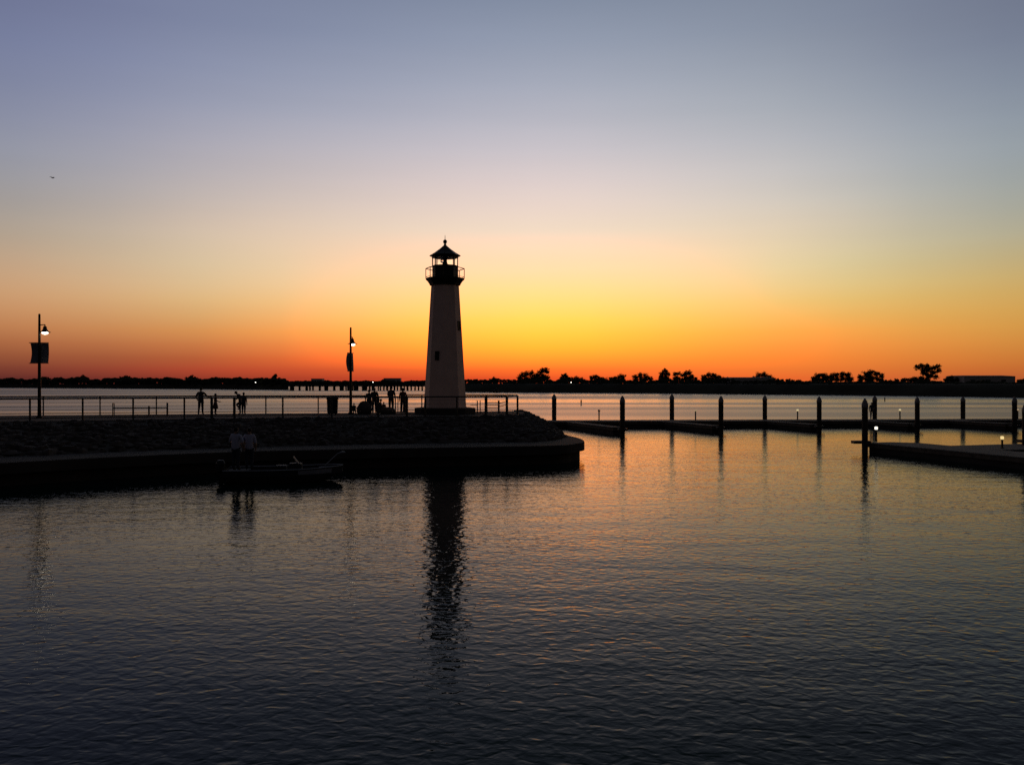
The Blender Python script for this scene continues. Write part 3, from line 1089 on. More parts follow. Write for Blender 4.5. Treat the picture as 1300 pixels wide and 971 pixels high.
    MB().tube((0, 0, zz(304.3)), (0, 0, zz(298.6)), 0.022, 0.010, 6).build("lightning_rod", M["dark_metal"], fin)


lighthouse()


# ------------------------------------------------------------------ street lamps
def street_lamp(label, px, d, ytop, rz, bell_y):
    zt = Z(ytop, d) - DZ
    root = thing("street_lamp", label, "street lamp", (X(px, d), d, DZ), rz)
    pole = MB().lathe([(0.16, 0), (0.16, 0.10), (0.10, 0.14), (0.09, 0.6), (0.075, zt * 0.55), (0.055, zt), (0.02, zt + 0.03)], 10).build("pole", M["black_metal"], root)
    za = zt - 0.58
    arm = MB().tube((0, 0, za), (0.30, 0, za + 0.02), 0.028, 0.024, 6)
    arm.tube((0.30, 0, za + 0.02), (0.30, 0, za - 0.06), 0.03, 0.03, 6).build("arm", M["black_metal"], root)
    b = za - 0.06
    sh = MB().lathe([(0.05, b), (0.09, b - 0.04), (0.10, b - 0.14), (0.14, b - 0.22), (0.20, b - 0.29), (0.29, b - 0.315), (0.29, b - 0.335), (0.12, b - 0.33)], 14, 0, (0.30, 0, 0)).build("lamp_shade", M["black_metal"], root, True)
    MB().lathe([(0.11, b - 0.325), (0.155, b - 0.345), (0.15, b - 0.39), (0.09, b - 0.43), (0.02, b - 0.44)], 12, 0, (0.30, 0, 0)).build("bulb", M["lamp"], sh, True)
    # banner between two brackets, billowing a little
    zb0, zb1 = zt - 2.62, zt - 1.55
    br = MB()
    for z in (zb0 - 0.02, zb1 + 0.02):
        br.tube((-0.56, 0, z), (0.50, 0, z), 0.018, 0.018, 6)
    br.build("banner_bracket", M["black_metal"], root)
    bn = MB()
    nx, nz_ = 12, 10
    vs = []
    for o in (0, 1):
        for i in range(nx + 1):
            for j in range(nz_ + 1):
                u, v = i / nx, j / nz_
                pinch = 1 - 0.05 * math.sin(math.pi * v)
                y = 0.085 * math.sin(math.pi * v) + 0.03 * math.sin(6 * u + 2 * v) + o * 0.006 - 0.10 * (1 if rz else 0.4) * math.sin(math.pi * v) * u
                vs.append(((-0.50 + 0.98 * u) * (pinch if u < 0.5 else 1), y, zb0 + (zb1 - zb0) * v))
    st = (nx + 1) * (nz_ + 1)
    fs = []
    for i in range(nx):
        for j in range(nz_):
            a = i * (nz_ + 1) + j
            fs.append((a, a + nz_ + 1, a + nz_ + 2, a + 1))
            fs.append((st + a + 1, st + a + nz_ + 2, st + a + nz_ + 1, st + a))
    bn.add(vs, fs).build("banner", M["banner"], root, True)
    return root


street_lamp("lit lamp post with a broad dark banner, alone at the left end of the pier", 50, 46.8, 399, 0.0, 414)
street_lamp("lit lamp post with its banner seen edge-on, between the dark bin and the lighthouse", 445.2, 52.6, 416, R(80), 432)


# ------------------------------------------------------------------ bench, bin, boulders
def bench():
    c = P(178.5, 50.6)
    root = thing("bench", "long backless metal bench with looped arms at both ends of it", "bench", (c.x, c.y, DZ), R(17))
    Lh = 1.45
    MB().box((0, 0, 0.45), (2 * Lh, 0.42, 0.06)).build("seat", M["dark_metal"], root)
    for s in (-1, 1):
        f = MB()
        for y in (-0.28, 0.28):
            f.tube((s * Lh, y, 0), (s * Lh, y, 0.74), 0.028, 0.028, 6)
        f.tube((s * Lh, -0.28, 0.72), (s * Lh, 0.28, 0.72), 0.028, 0.028, 6)
        f.build("arm_frame", M["dark_metal"], root)
    MB().tube((0.45, 0, 0.05), (0.45, 0, 0.55), 0.05, 0.05, 6).build("support", M["dark_metal"], root)
    MB().box((0.45, 0, 0.03), (0.1, 0.5, 0.05)).build("foot", M["dark_metal"], root)


bench()


def bin_():
    c = P(422, 52.6)
    root = thing("litter_bin", "square dark litter bin on the pier, left of the edge-on banner lamp", "bin", (c.x, c.y, DZ), R(14))
    b = MB().lathe([(0.38, 0.05), (0.42, 0.10), (0.46, 0.84), (0.44, 0.90)], 4, R(45)).build("body", M["bin"], root)
    bevel(b, 0.03)
    MB().lathe([(0.50, 0.90), (0.50, 0.96), (0.40, 1.06), (0.20, 1.10)], 4, R(45)).build("lid", M["bin"], root)
    for sx_ in (-1, 1):
        MB().box((sx_ * 0.2, 0, 0.025), (0.08, 0.5, 0.05)).build("foot", M["bin"], root)


bin_()


def boulder(label, px, d, rx, ry, rz, seed):
    r2 = random.Random(seed)
    c = P(px, d)
    b = MB().ball((0, 0, 0), (rx, ry, rz), 14, 10, 0.07, r2)
    o = b.build("boulder", M["rock"], None, True, (c.x, c.y, DZ + rz * 0.55))
    tag(o, label, "boulder")


boulder("large rounded boulder on the pier right of the edge-on banner lamp", 462.5, 53.0, 0.46, 0.5, 0.52, 3)
boulder("low flat boulder on the pier where people sit, left of the gate", 492, 53.6, 0.52, 0.45, 0.27, 4)


# ------------------------------------------------------------------ people
BASE = {
    "pelvis": (0, 0, .93), "spine": (0, 0, 1.12), "chest": (0, 0, 1.32), "neck": (0, 0, 1.47), "h1": (0, -.01, 1.55), "h2": (0, -.02, 1.62), "h3": (0, -.01, 1.69),
    "ls": (.18, 0, 1.40), "le": (.25, .03, 1.12), "lw": (.25, -.05, .88), "lh": (.25, -.07, .80),
    "rs": (-.18, 0, 1.40), "re": (-.25, .03, 1.12), "rw": (-.25, -.05, .88), "rh": (-.25, -.07, .80),
    "lp": (.09, 0, .88), "lk": (.10, -.02, .48), "la": (.10, .02, .09), "lt": (.11, -.15, .04),
    "rp": (-.09, 0, .88), "rk": (-.10, -.02, .48), "ra": (-.10, .02, .09), "rt": (-.11, -.15, .04),
}
EDGES = [("pelvis", "spine"), ("spine", "chest"), ("chest", "neck"), ("neck", "h1"), ("h1", "h2"), ("h2", "h3"),
         ("chest", "ls"), ("ls", "le"), ("le", "lw"), ("lw", "lh"), ("chest", "rs"), ("rs", "re"), ("re", "rw"), ("rw", "rh"),
         ("pelvis", "lp"), ("lp", "lk"), ("lk", "la"), ("la", "lt"), ("pelvis", "rp"), ("rp", "rk"), ("rk", "ra"), ("ra", "rt")]
RAD = {"pelvis": (.175, .13), "spine": (.165, .125), "chest": (.185, .135), "neck": (.055, .055), "h1": (.062, .07), "h2": (.078, .098), "h3": (.06, .075),
       "s": .078, "e": .056, "w": .036, "h": .038, "p": .115, "k": .08, "a": .056, "t": .042}
ZONE = {}
for a, b in EDGES:
    q = b[1:] if b not in ("pelvis", "spine", "chest", "neck", "h1", "h2", "h3") else b
    ZONE[(a, b)] = {"spine": 0, "chest": 0, "neck": 2, "h1": 2, "h2": 2, "h3": 2, "s": 0, "e": 0, "w": 2, "h": 2, "p": 1, "k": 1, "a": 1, "t": 3}[q]


def person(label, loc, rz, h, pose=None, shirt="shirt_dark", legs="jeans", hair=0.0, group=None, long_sleeve=False, skirt=False):
    J = {k: Vector(v) for k, v in BASE.items()}
    for k, v in (pose or {}).items():
        J[k] = Vector(v)
    names = list(J)
    me = bpy.data.meshes.new("person_frame")
    me.from_pydata([J[k] for k in names], [(names.index(a), names.index(b)) for a, b in EDGES], [])
    o = bpy.data.objects.new("person_frame", me)
    COL.objects.link(o)
    o.modifiers.new("skin", "SKIN")
    ss = o.modifiers.new("sub", "SUBSURF")
    ss.levels = ss.render_levels = 1
    sv = me.skin_vertices[0].data
    for i, k in enumerate(names):
        r = RAD.get(k) or RAD.get(k[1:])
        sv[i].radius = r if isinstance(r, tuple) else (r, r)
        sv[i].use_root = (k == "pelvis")
    dg = bpy.context.evaluated_depsgraph_get()
    dg.update()
    ev = o.evaluated_get(dg)
    bm = bmesh.new()
    bm.from_mesh(ev.to_mesh())
    ev.to_mesh_clear()
    bpy.data.objects.remove(o)
    # colour zones by nearest bone
    for f in bm.faces:
        c = f.calc_center_median()
        best, zone, be = 9, 0, None
        for e in EDGES:
            a, b = J[e[0]], J[e[1]]
            ab = b - a
            t = max(0, min(1, (c - a).dot(ab) / max(ab.length_squared, 1e-9)))
            dd = (c - (a + ab * t)).length
            if dd < best:
                best, zone, be = dd, ZONE[e], e
                if e[1][1:] == "w" and long_sleeve:
                    zone = 0
        ax_ = (J["spine"] - J["pelvis"]).normalized()
        if be in (("pelvis", "spine"), ("pelvis", "lp"), ("pelvis", "rp")):
            zone = 0 if (c - J["pelvis"]).dot(ax_) > -0.03 and (be[1] == "spine" or J["lk"].z < J["lp"].z - 0.2) else 1
        if be == ("chest", "neck"):
            nx_ = (J["neck"] - J["chest"])
            zone = 2 if (c - J["chest"]).dot(nx_) / nx_.length_squared > 0.92 else 0
        f.material_index = zone
        f.smooth = True
    # nose, ears, eyes, fingers
    ex = MB()
    hc = J["h2"]
    up = (J["h3"] - J["h1"]).normalized()
    fw = Vector((0, -1, 0))
    fw = (fw - up * fw.dot(up)).normalized()
    sd = fw.cross(up)
    ex.tube(hc + fw * .085 + up * .02, hc + fw * .115 - up * .025, .010, .016, 6)
    for s in (-1, 1):
        ex.ball(hc + sd * s * .080, (.014, .022, .032), 6, 5)
        ex.ball(hc + sd * s * .032 + fw * .088 + up * .015, .011, 6, 5)
    ex.tube(hc + fw * .092 - up * .05 - sd * .022, hc + fw * .092 - up * .05 + sd * .022, .006, .006, 5)
    for s in "lr":
        wv, hv = J[s + "w"], J[s + "h"]
        dv = (hv - wv).normalized()
        ac = dv.orthogonal().normalized()
        for q, ln in enumerate((.062, .072, .068, .052)):
            b0 = hv + ac * (-.024 + .016 * q) + dv * .015
            k1 = b0 + dv * ln * .6
            ex.tube(b0, k1, .009, .008, 5)
            ex.tube(k1, k1 + (dv * .8 + ac.cross(dv) * .6).normalized() * ln * .5, .008, .006, 5)
        ex.tube(hv - ac * .026 - dv * .01, hv - ac * .055 + dv * .03, .011, .008, 5)
    for vs_ in (ex,):
        nv_ = [bm.verts.new(v) for v in vs_.v]
        for f in vs_.f:
            try:
                nf = bm.faces.new([nv_[i] for i in f])
                nf.material_index = 2
                nf.smooth = True
            except ValueError:
                pass
    mm = bpy.data.meshes.new("person")
    bm.to_mesh(mm)
    bm.free()
    for k in (shirt, legs, "skin", "shoe"):
        mm.materials.append(M[k])
    ob = bpy.data.objects.new("person", mm)
    COL.objects.link(ob)
    ob.location = loc
    ob.rotation_euler = (0, 0, rz)
    ob.scale = (h / 1.75,) * 3
    tag(ob, label, "person", group)
    hm = MB().ball(hc + up * .03 - fw * .018, (.090, .104, .098), 12, 9)
    hm.v = [v for v in hm.v]
    keep = [f for f in hm.f if not all((Vector(hm.v[i]) - hc).dot(fw) > .045 and (Vector(hm.v[i]) - hc).dot(up) < .06 for i in f)]
    hm.f = keep
    if hair:
        hm.tube(hc - fw * .06 + up * .05, hc - fw * .07 - up * hair, .075, .045, 8)
    hm.build("hair", M["hair"], ob, True)
    if skirt:
        p = J["pelvis"]
        MB().lathe([(.24, p.z - .45), (.19, p.z - .2), (.145, p.z + .06)], 12, 0, (p.x, p.y, 0)).build("skirt", M[shirt], ob, True)
    return ob


SEAT = {"pelvis": (0, .0, .47), "spine": (0, .02, .66), "chest": (0, -.02, .86), "neck": (0, -.04, 1.01), "h1": (0, -.06, 1.09), "h2": (0, -.08, 1.16), "h3": (0, -.07, 1.23),
        "ls": (.18, -.02, .94), "le": (.24, -.08, .68), "lw": (.14, -.32, .58), "lh": (.10, -.38, .56), "rs": (-.18, -.02, .94), "re": (-.24, -.08, .68), "rw": (-.14, -.32, .58), "rh": (-.10, -.38, .56),
        "lp": (.09, -.02, .45), "lk": (.11, -.44, .47), "la": (.11, -.42, .09), "lt": (.12, -.58, .04), "rp": (-.09, -.02, .45), "rk": (-.11, -.44, .47), "ra": (-.11, -.42, .09), "rt": (-.12, -.58, .04)}


def pl(px, d, z=DZ):
    p = P(px, d)
    return (p.x, p.y, z)


# man with one forearm out along the rail (his right side in the picture)
person("man in dark clothes standing at the railing, one elbow out on the rail", pl(255, 52.2), R(180), 1.64,
       {"ls": (.18, 0, 1.40), "le": (.30, .06, 1.14), "lw": (.22, -.06, .92), "lh": (.17, -.10, .86), "rs": (-.18, 0, 1.40), "re": (-.34, -.12, 1.20), "rw": (-.46, -.30, 1.10), "rh": (-.50, -.37, 1.09),
        "lk": (.12, -.02, .48), "la": (.15, .02, .09), "lt": (.17, -.13, .04), "rk": (-.10, -.02, .48), "ra": (-.12, .02, .09), "rt": (-.13, -.14, .04)})
person("child in a long maroon dress beside the man, hand reaching right", pl(273.5, 52.2), R(120), 1.27,
       {"le": (.24, -.12, 1.16), "lw": (.20, -.34, 1.06), "lh": (.19, -.41, 1.05)}, "shirt_red", "shirt_red", 0.14, skirt=True)
person("woman bending over the rail with one knee drawn up, dark hair", pl(305.5, 52.6), R(-95), 1.52,
       {"pelvis": (0, .02, .93), "spine": (0, -.04, 1.11), "chest": (0, -.13, 1.27), "neck": (0, -.22, 1.39), "h1": (0, -.28, 1.44), "h2": (0, -.34, 1.49), "h3": (0, -.36, 1.55),
        "ls": (.18, -.14, 1.34), "le": (.22, .10, 1.20), "lw": (.22, .16, .98), "lh": (.22, .15, .90), "rs": (-.18, -.14, 1.34), "re": (-.2, -.28, 1.12), "rw": (-.16, -.44, 1.02), "rh": (-.15, -.50, 1.01),
        "rk": (-.10, -.34, .68), "ra": (-.10, -.12, .42), "rt": (-.10, -.26, .34)}, "shirt_dark", "jeans", 0.05)
person("small child standing close behind the bending woman", pl(309.3, 53.0), R(170), 1.34, {"le": (.30, -.02, 1.18), "lw": (.40, -.05, .96), "lh": (.42, -.06, .88)}, "shirt_dark", "jeans", 0.05)
# group between lamp and lighthouse
person("small child sitting on the deck right under the edge-on banner lamp", pl(449.3, 53.0, DZ - 0.02), R(180), 0.95, SEAT, hair=0.05)
person("person standing right of the large boulder, seen from behind", pl(475.3, 53.9), R(0), 1.62, None, "shirt_dark", "jeans", 0.10)
person("person standing close against the right side of the large boulder", pl(468.6, 53.6), R(15), 1.5, None, "shirt_dark", "jeans", 0.08)
person("person crouched low between the large boulder and the low flat one", pl(482.5, 53.8, DZ - 0.04), R(110), 1.30, SEAT, "shirt_dark", "jeans", 0.05)
person("child seated behind the low flat boulder", pl(487.0, 54.2, DZ + 0.0), R(180), 0.98, SEAT, "shirt_red", "jeans", 0.0)
person("tall person standing behind the low flat boulder, facing the lake", pl(496.6, 54.5), R(175), 1.72, {"le": (.22, -.06, 1.14), "lw": (.10, -.2, 1.02), "lh": (.05, -.24, 1.0)})
person("slim person standing behind the upright bars of the gate", pl(511.5, 55.4), R(200), 1.60, None, "shirt_red", "jeans", 0.08)
person("person bending slightly on the dock beside a tall piling", pl(1107.0, 78.6, 0.6), R(-30), 1.60,
       {"chest": (0, -.05, 1.31), "neck": (0, -.09, 1.45), "h1": (0, -.12, 1.52), "h2": (0, -.14, 1.59), "h3": (0, -.14, 1.66), "le": (.26, -.10, 1.16), "lw": (.12, -.26, 1.1), "lh": (.07, -.31, 1.1),
        "lk": (.13, -.05, .48), "la": (.18, .05, .09), "lt": (.2, -.1, .04)})


# ------------------------------------------------------------------ moored fishing boat with two people
def bass_boat():
    cx, cy = X(362, 34.6), 34.6
    root = thing("fishing_boat", "low open fishing boat with a pale stripe moored below the stone slope", "boat", (cx, cy, 0), R(8))
    secs = [(-2.25, .86, .50, .02), (-1.4, .92, .50, -.05), (-.4, .95, .50, -.08), (.6, .92, .52, -.06), (1.3, .78, .55, 0.0), (1.85, .52, .58, .12), (2.25, .16, .60, .30)]
    hb, tb = MB(), MB()
    rows, tr = [], []
    for (x, wd_, zt, zb) in secs:
        rows.append([(x, -wd_, zt), (x, -wd_ * .97, zt * .55), (x, -wd_ * .82, zb + .08), (x, 0, zb), (x, wd_ * .82, zb + .08), (x, wd_ * .97, zt * .55), (x, wd_, zt)])
    kk = 7
    hb.add([p for r in rows for p in r], [(i * kk + j, (i + 1) * kk + j, (i + 1) * kk + j + 1, i * kk + j + 1) for i in range(len(rows) - 1) for j in range(kk - 1)])
    hb.add(rows[0], [tuple(range(kk))])
    hb.add(rows[-1], [tuple(range(kk - 1, -1, -1))])
    hb.build("hull", M["hull_dark"], root, False)
    for s in (-1, 1):
        MB().path([(x, s * (wd_ + .01), zt) for (x, wd_, zt, zb) in secs], .022, 6).build("gunwale", M["boat_trim"], root)
        pn = MB()
        q = [(x, s * (wd_ + .012), zt - .05) for (x, wd_, zt, zb) in secs[3:6]] + [(x, s * (wd_ * .985 + .012), zt * .55 + .03) for (x, wd_, zt, zb) in reversed(secs[3:6])]
        pn.add(q, [(0, 1, 4, 5), (1, 2, 3, 4)]).build("hull_panel", M["hull"], root)
    dk_ = MB()
    d1 = [(x, -wd_ * .96, zt - .05) for (x, wd_, zt, zb) in secs[4:]] + [(x, wd_ * .96, zt - .05) for (x, wd_, zt, zb) in reversed(secs[4:])]
    dk_.add(d1, [tuple(range(len(d1)))])
    d2 = [(x, -wd_ * .94, .26) for (x, wd_, zt, zb) in secs[1:5]] + [(x, wd_ * .94, .26) for (x, wd_, zt, zb) in reversed(secs[1:5])]
    dk_.add(d2, [tuple(range(len(d2)))])
    d3 = [(-2.22, -.82, .44), (-1.4, -.88, .44), (-1.4, .88, .44), (-2.22, .82, .44)]
    dk_.add(d3, [(0, 1, 2, 3)])
    dk_.build("deck", M["carpet"], root)
    st = MB().box((-.2, .35, .42), (.45, .5, .34)).build("seat", M["hull_dark"], root)
    bevel(st, .04)
    c2 = MB().box((.45, -.40, .50), (.5, .5, .48)).build("console", M["hull_dark"], root)
    bevel(c2, .05)
    MB().add([(.55, -.66, .74), (.55, -.14, .74), (.36, -.18, 1.0), (.36, -.62, 1.0), (.56, -.66, .74), (.56, -.14, .74), (.37, -.18, 1.0), (.37, -.62, 1.0)],
             [(0, 1, 2, 3), (7, 6, 5, 4), (0, 4, 5, 1), (1, 5, 6, 2), (2, 6, 7, 3), (3, 7, 4, 0)]).build("windshield", M["hull_dark"], root)
    om = MB().lathe([(.10, .38), (.17, .44), (.19, .72), (.13, .84), (.04, .86)], 10, 0, (-2.48, 0, 0))
    om.box((-2.46, 0, .12), (.16, .10, .62)).build("outboard_motor", M["black_metal"], root)
    tm = MB().tube((1.55, .1, .58), (2.05, .1, 1.05), .025, .025, 6)
    tm.tube((2.05, .1, 1.05), (2.22, .1, 1.10), .025, .03, 6)
    tm.ball((2.25, .1, 1.10), (.10, .045, .045), 8, 6).build("trolling_motor", M["boat_trim"], root)


bass_boat()
bz = 0.44
person("person in a pale loose shirt standing in the moored boat, left of the pair", pl(299.5, 34.2, bz), R(165), 1.72,
       {"le": (.27, .02, 1.14), "lw": (.20, -.16, .98), "lh": (.15, -.2, .95), "re": (-.33, .02, 1.14), "rw": (-.30, -.10, .92), "rh": (-.29, -.14, .85)}, "shirt_white", "jeans", 0.0)
person("person in a pale shirt standing in the moored boat, right of the pair", pl(316.5, 34.5, bz), R(195), 1.68, {"le": (.30, .02, 1.14)}, "shirt_white", "jeans", 0.0)


# ------------------------------------------------------------------ docks
def dock_piece(name, label, poly, zt=0.6, group=None, side=None):
    c = sum((Vector((p[0], p[1], 0)) for p in poly), Vector()) / len(poly)
    root = thing(name, label, "dock", (c.x, c.y, 0), 0, group)
    lp = [(p[0] - c.x, p[1] - c.y) for p in poly]

    def inset(k):
        out = []
        m_ = len(lp)
        for i in range(m_):
            a, b, e = Vector(lp[i - 1]), Vector(lp[i]), Vector(lp[(i + 1) % m_])
            n1, n2 = (b - a).normalized(), (e - b).normalized()
            sgn = 1 if sum(lp[i][0] * lp[(i + 1) % m_][1] - lp[(i + 1) % m_][0] * lp[i][1] for i in range(m_)) > 0 else -1
            q1, q2 = Vector((-n1.y, n1.x)) * sgn, Vector((-n2.y, n2.x)) * sgn
            bis = (q1 + q2)
            bis = bis / max(bis.dot(q1), 0.3)
            out.append(tuple(b + bis * k))
        return out
    MB().prism(inset(0.10), -0.35, zt - 0.26).build("float", M["float"], root)
    MB().prism(inset(0.03), zt - 0.26 + 0.003, zt - 0.06).build("fascia", M["wood"], root)
    MB().prism(lp, zt - 0.057, zt).build("deck", M["dock"], root)
    return root


# main walkway beyond the pier
m0, m1 = P(684, 74.6), P(1420, 78.5)
dv = (m1 - m0).normalized()
nv2 = Vector((-dv.y, dv.x, 0))
dock_piece("floating_dock", "long dark floating dock running right from behind the pier's end", [(m0.x, m0.y), (m1.x, m1.y), ((m1 + nv2 * 3.0).x, (m1 + nv2 * 3.0).y), ((m0 + nv2 * 3.0).x, (m0 + nv2 * 3.0).y)])
ends = [(787, 65.5), (912.5, 67.8), (1037, 70.3), (1161, 71.6), (1285, 71.6)]
ordn = ["leftmost", "second from left", "middle", "second from right", "rightmost"]
fdir = Vector((-2.6, 8.0, 0)).normalized()
for i, (px, d) in enumerate(ends):
    e = P(px, d) + Vector((-0.55, 0, 0))
    tlen = (m0 - e).dot(nv2) / fdir.dot(nv2)
    rt = e + fdir * (tlen - 0.03)
    rgt = Vector((fdir.y, -fdir.x, 0)) * 0.95
    lft = Vector((0, 0, 0))
    q = [e, e + rgt, e + rgt + fdir * ((m0 - e - rgt).dot(nv2) / fdir.dot(nv2) - 0.03), rt]
    dock_piece("finger_dock", f"{ordn[i]} of the five short dock fingers, ending at a near piling", [(p.x, p.y) for p in q], 0.58, "short fingers of the long dock")
# near dock on the right
A_ = Vector((19.95, 48.9, 0))
u = Vector((0.296, -0.955, 0)).normalized()
nn = Vector((0.955, 0.296, 0)).normalized()
q = [A_, A_ + u * 24, A_ + u * 24 + nn * 2.6, A_ + u * 4.6 + nn * 2.6, A_ + u * 1.0 + nn * 2.6, A_ + u * 0.05 + nn * 1.6]
dock_piece("near_dock", "large grey dock reaching in from the right edge, nearest to the camera", [(p.x, p.y) for p in q], 0.55)
b0 = A_ + u * 3.4 + nn * 2.63
q = [b0, b0 + u * 3.2, b0 + u * 3.2 + nn * 16 + u * 0.6, b0 + nn * 16 + u * 5.0]
q = [b0, b0 + nn * 12 - u * 0.2, b0 + nn * 12 + u * 3.0, b0 + u * 3.2]
dock_piece("cross_dock", "grey dock arm joining the large near dock at the right edge", [(p.x, p.y) for p in q], 0.55)


def piling(label, px, d, ztop, r, hoop=0, group="dock pilings with pointed caps"):
    c = P(px, d)
    root = thing("piling", label, "piling", (c.x, c.y, 0), 0, group)
    MB().tube((0, 0, -2.5), (0, 0, ztop - 0.42), r, r, 14).build("shaft", M["pile"], root, False)
    MB().lathe([(r * 1.06, ztop - 0.5), (r * 1.08, ztop - 0.36), (r * 0.75, ztop - 0.17), (0.03, ztop)], 14).build("cap", M["pile_cap"], root)
    if hoop:
        z = hoop
        hp = MB().box((0, -r - 0.08, z), (2 * r + 0.3, 0.07, 0.16)).box((0, r + 0.08, z), (2 * r + 0.3, 0.07, 0.16))
        hp.box((-r - 0.12, 0, z), (0.07, 2 * r + 0.23, 0.155)).box((r + 0.12, 0, z), (0.07, 2 * r + 0.23, 0.155))
        hp.build("pile_guide", M["dark_metal"], root)


fl = ["just right of the pier's end", "third from the pier", "mid dock", "behind the person on the dock", "second from the right edge"]
for i, (px, yt) in enumerate(((703.5, 500.2), (853, 500.0), (971, 501.6), (1110.5, 502.0), (1222.5, 503.2))):
    d = float(np.interp(px, [684, 1420], [78.4, 82.4]))
    piling("slim piling on the lake side of the long dock, " + fl[i], px, d, Z(yt, d), 0.205, 0.45)
for i, ((px, d), yt) in enumerate(zip(ends, (502.3, 502.4, 503.0, 503.6, 503.4))):
    dd = d - 0.45
    px2 = (790.2, 915.3, 1040, 1164.5, 1288)[i]
    piling(f"piling at the tip of the dock finger, {ordn[i]} of the five", px2, dd, Z(yt, dd), 0.19, 0.42)
piling("tall piling at the free end of the large near dock", 1098, 48.55, Z(505.6, 48.55), 0.165, 0.0)
MBp = MB()
c = P(1092, 49.1)
hoopo = MB().box((0, 0, 0), (0.95, 0.5, 0.16)).build("pile_bracket", M["dark_metal"], None, False, (c.x + 0.05, c.y, 0.56))
tag(hoopo, "flat dark bracket sticking out at the free end of the large near dock", "bracket")
piling("piling cut by the right edge of the picture, beside the near dock arm", 1302, 47.0, Z(511.5, 47), 0.17, 0.75)


def bollard(label, px, d, zb, h, mat, r=0.07):
    c = P(px, d)
    root = thing("dock_light", label, "dock light", (c.x, c.y, zb), 0, "low lights along the docks")
    MB().lathe([(r * 1.6, 0), (r * 1.6, 0.03), (r, 0.05), (r, h - 0.17)], 8).build("post", M["dark_metal"], root)
    MB().lathe([(r * 0.9, h - 0.168), (r * 1.7, h - 0.15), (r * 1.7, h - 0.02), (r * 0.8, h)], 8).build("lamp", mat, root)


for lb, px, mt in (("slim dock light left of the third tall piling, its lamp off", 760.5, "lamp_off"), ("glowing dock light right of the third tall piling", 883, "lamp_faint"),
                   ("glowing dock light right of the middle lake side piling", 1012.5, "lamp_dusk"), ("glowing dock light right of the person on the dock", 1142.5, "lamp_dusk"),
                   ("glowing dock light close to the right edge, on the long dock", 1292, "lamp_faint")):
    d = float(np.interp(px, [684, 1420], [76.9, 80.8]))
    bollard(lb, px, d, 0.6, 0.95, M[mt], 0.06)
bollard("bright amber dock light, on the near dock by the right edge", 1272.3, 44.6, 0.55, 0.62, M["lamp_dim"], 0.05)
bollard("brightest white dock light, at the free end of the large near dock", 1112.3, 50.0, 0.55, 0.84, M["lamp_soft"], 0.055)


# ------------------------------------------------------------------ lake: markers, speedboat, bird
def marker(label, px, d, h):
    c = P(px, d)
    root = thing("channel_marker", label, "marker", (c.x, c.y, 0), 0)
    MB().lathe([(0.10, -0.6), (0.11, h * 0.5), (0.09, h)], 10).build("spar", M["dark_metal"], root)
    MB().lathe([(0.13, h * 0.55), (0.13, h * 0.78)], 10).build("band", M["pile_cap"], root)


marker("short spar buoy standing in the lake between the first two pilings", 737.8, 158, 0.95)
marker("tiny spar buoy standing in the lake right of the person on the dock", 1123.3, 190, 0.85)


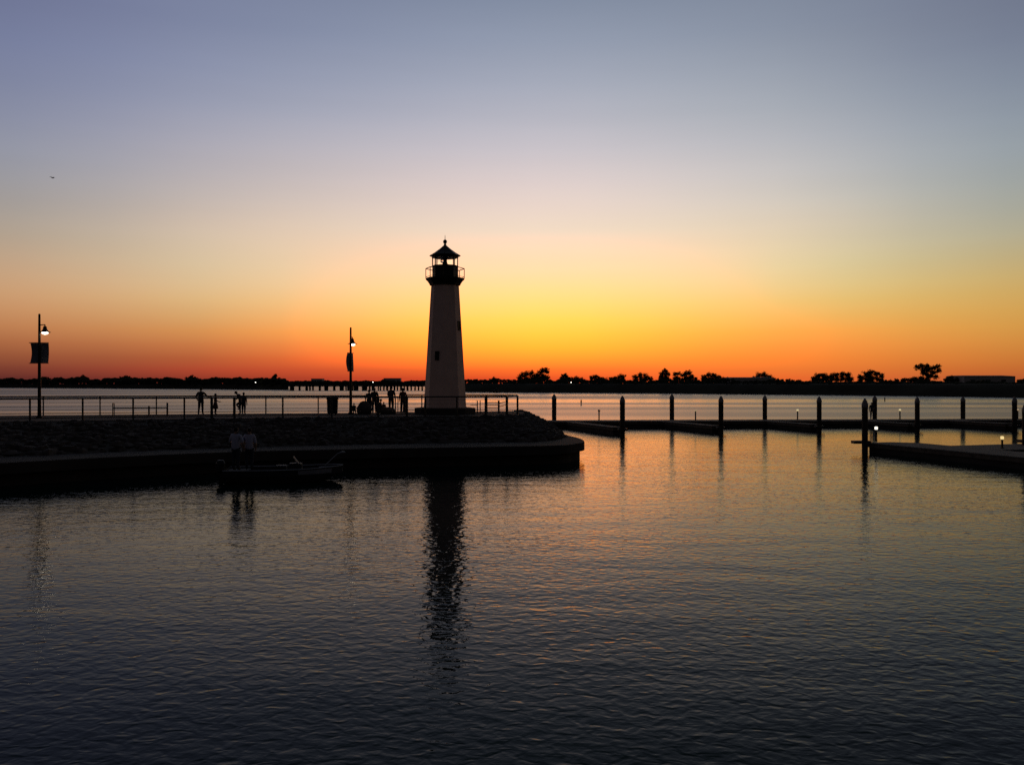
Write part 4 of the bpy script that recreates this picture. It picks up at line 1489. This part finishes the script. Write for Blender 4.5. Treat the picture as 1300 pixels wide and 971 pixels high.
def speedboat():
    d = 372.0
    root = thing("speedboat", "small dark speedboat crossing the lake right of the lighthouse", "boat", (X(628, d), d, 0), R(200))
    secs = [(-2.2, .9, .75, .0), (-1.0, 1.0, .75, -.05), (.4, .95, .8, .0), (1.5, .6, .92, .2), (2.3, .1, 1.05, .55)]
    rows = [[(x, -w_, zt), (x, -w_ * .8, zb + .15), (x, 0, zb), (x, w_ * .8, zb + .15), (x, w_, zt)] for (x, w_, zt, zb) in secs]
    hb = MB().add([p for r in rows for p in r], [(i * 5 + j, (i + 1) * 5 + j, (i + 1) * 5 + j + 1, i * 5 + j + 1) for i in range(4) for j in range(4)])
    hb.add([p for r in rows for p in (r[0], r[4])], [(i * 2, i * 2 + 1, i * 2 + 3, i * 2 + 2) for i in range(4)])
    hb.add(rows[0], [(0, 1, 2, 3, 4)])
    hb.build("hull", M["hull_dark"], root)
    MB().add([(.5, -.75, .8), (.5, .75, .8), (.1, .65, 1.25), (.1, -.65, 1.25), (.55, -.75, .8), (.55, .75, .8), (.15, .65, 1.25), (.15, -.65, 1.25)],
             [(0, 1, 2, 3), (7, 6, 5, 4), (0, 4, 5, 1), (1, 5, 6, 2), (2, 6, 7, 3), (3, 7, 4, 0)]).build("windshield", M["window"], root)
    tw = MB()
    for s in (-1, 1):
        tw.tube((-.5, s * .85, .75), (-.7, s * .7, 1.9), .05).tube((-.1, s * .85, .75), (-.5, s * .7, 1.9), .05)
    tw.tube((-.6, -.7, 1.9), (-.6, .7, 1.9), .06).build("tower_frame", M["dark_metal"], root)
    MB().box((-2.3, 0, .6), (.4, .45, .9)).build("outboard_motor", M["black_metal"], root)
    return d


sd_ = speedboat()
for i, (px, lb) in enumerate(((626.8, "person at the wheel of the small speedboat on the lake"), (630.0, "person seated at the back of the small speedboat on the lake"))):
    person(lb, pl(px, sd_ + 0.1, 0.42), R(200), 1.7, SEAT)

# bird far up left
bd = MB()
d = 120.0
bd.ball((0, 0, 0), (.20, .07, .06), 10, 7)
bd.ball((.22, 0, .03), (.06, .045, .045), 8, 6)
bd.tube((.27, 0, .03), (.34, 0, .02), .02, .003, 5)
bd.add([(-.18, -.03, 0), (-.18, .03, 0), (-.36, .06, .0), (-.36, -.06, 0), (-.18, -.03, .015), (-.18, .03, .015), (-.36, .06, .012), (-.36, -.06, .012)],
       [(0, 1, 2, 3), (7, 6, 5, 4), (0, 4, 5, 1), (1, 5, 6, 2), (2, 6, 7, 3), (3, 7, 4, 0)])
for s in (-1, 1):
    ws = [(.10, s * .04, .02), (-.10, s * .04, .02), (.12, s * .22, .12), (-.06, s * .22, .12), (.0, s * .46, .05), (-.08, s * .46, .05)]
    o0 = [(x, y, z + .012) for x, y, z in ws]
    bd.add(ws + o0, [(0, 2, 3, 1), (2, 4, 5, 3), (6, 7, 9, 8), (8, 9, 11, 10), (0, 6, 8, 2), (2, 8, 10, 4), (1, 3, 9, 7), (3, 5, 11, 9), (4, 10, 11, 5)])
bo = bd.build("bird", M["hair"], None, True, (X(66.5, d), d, Z(226, d)))
bo.rotation_euler = (R(10), 0, R(75))
tag(bo, "tiny dark bird gliding high in the left sky", "bird")
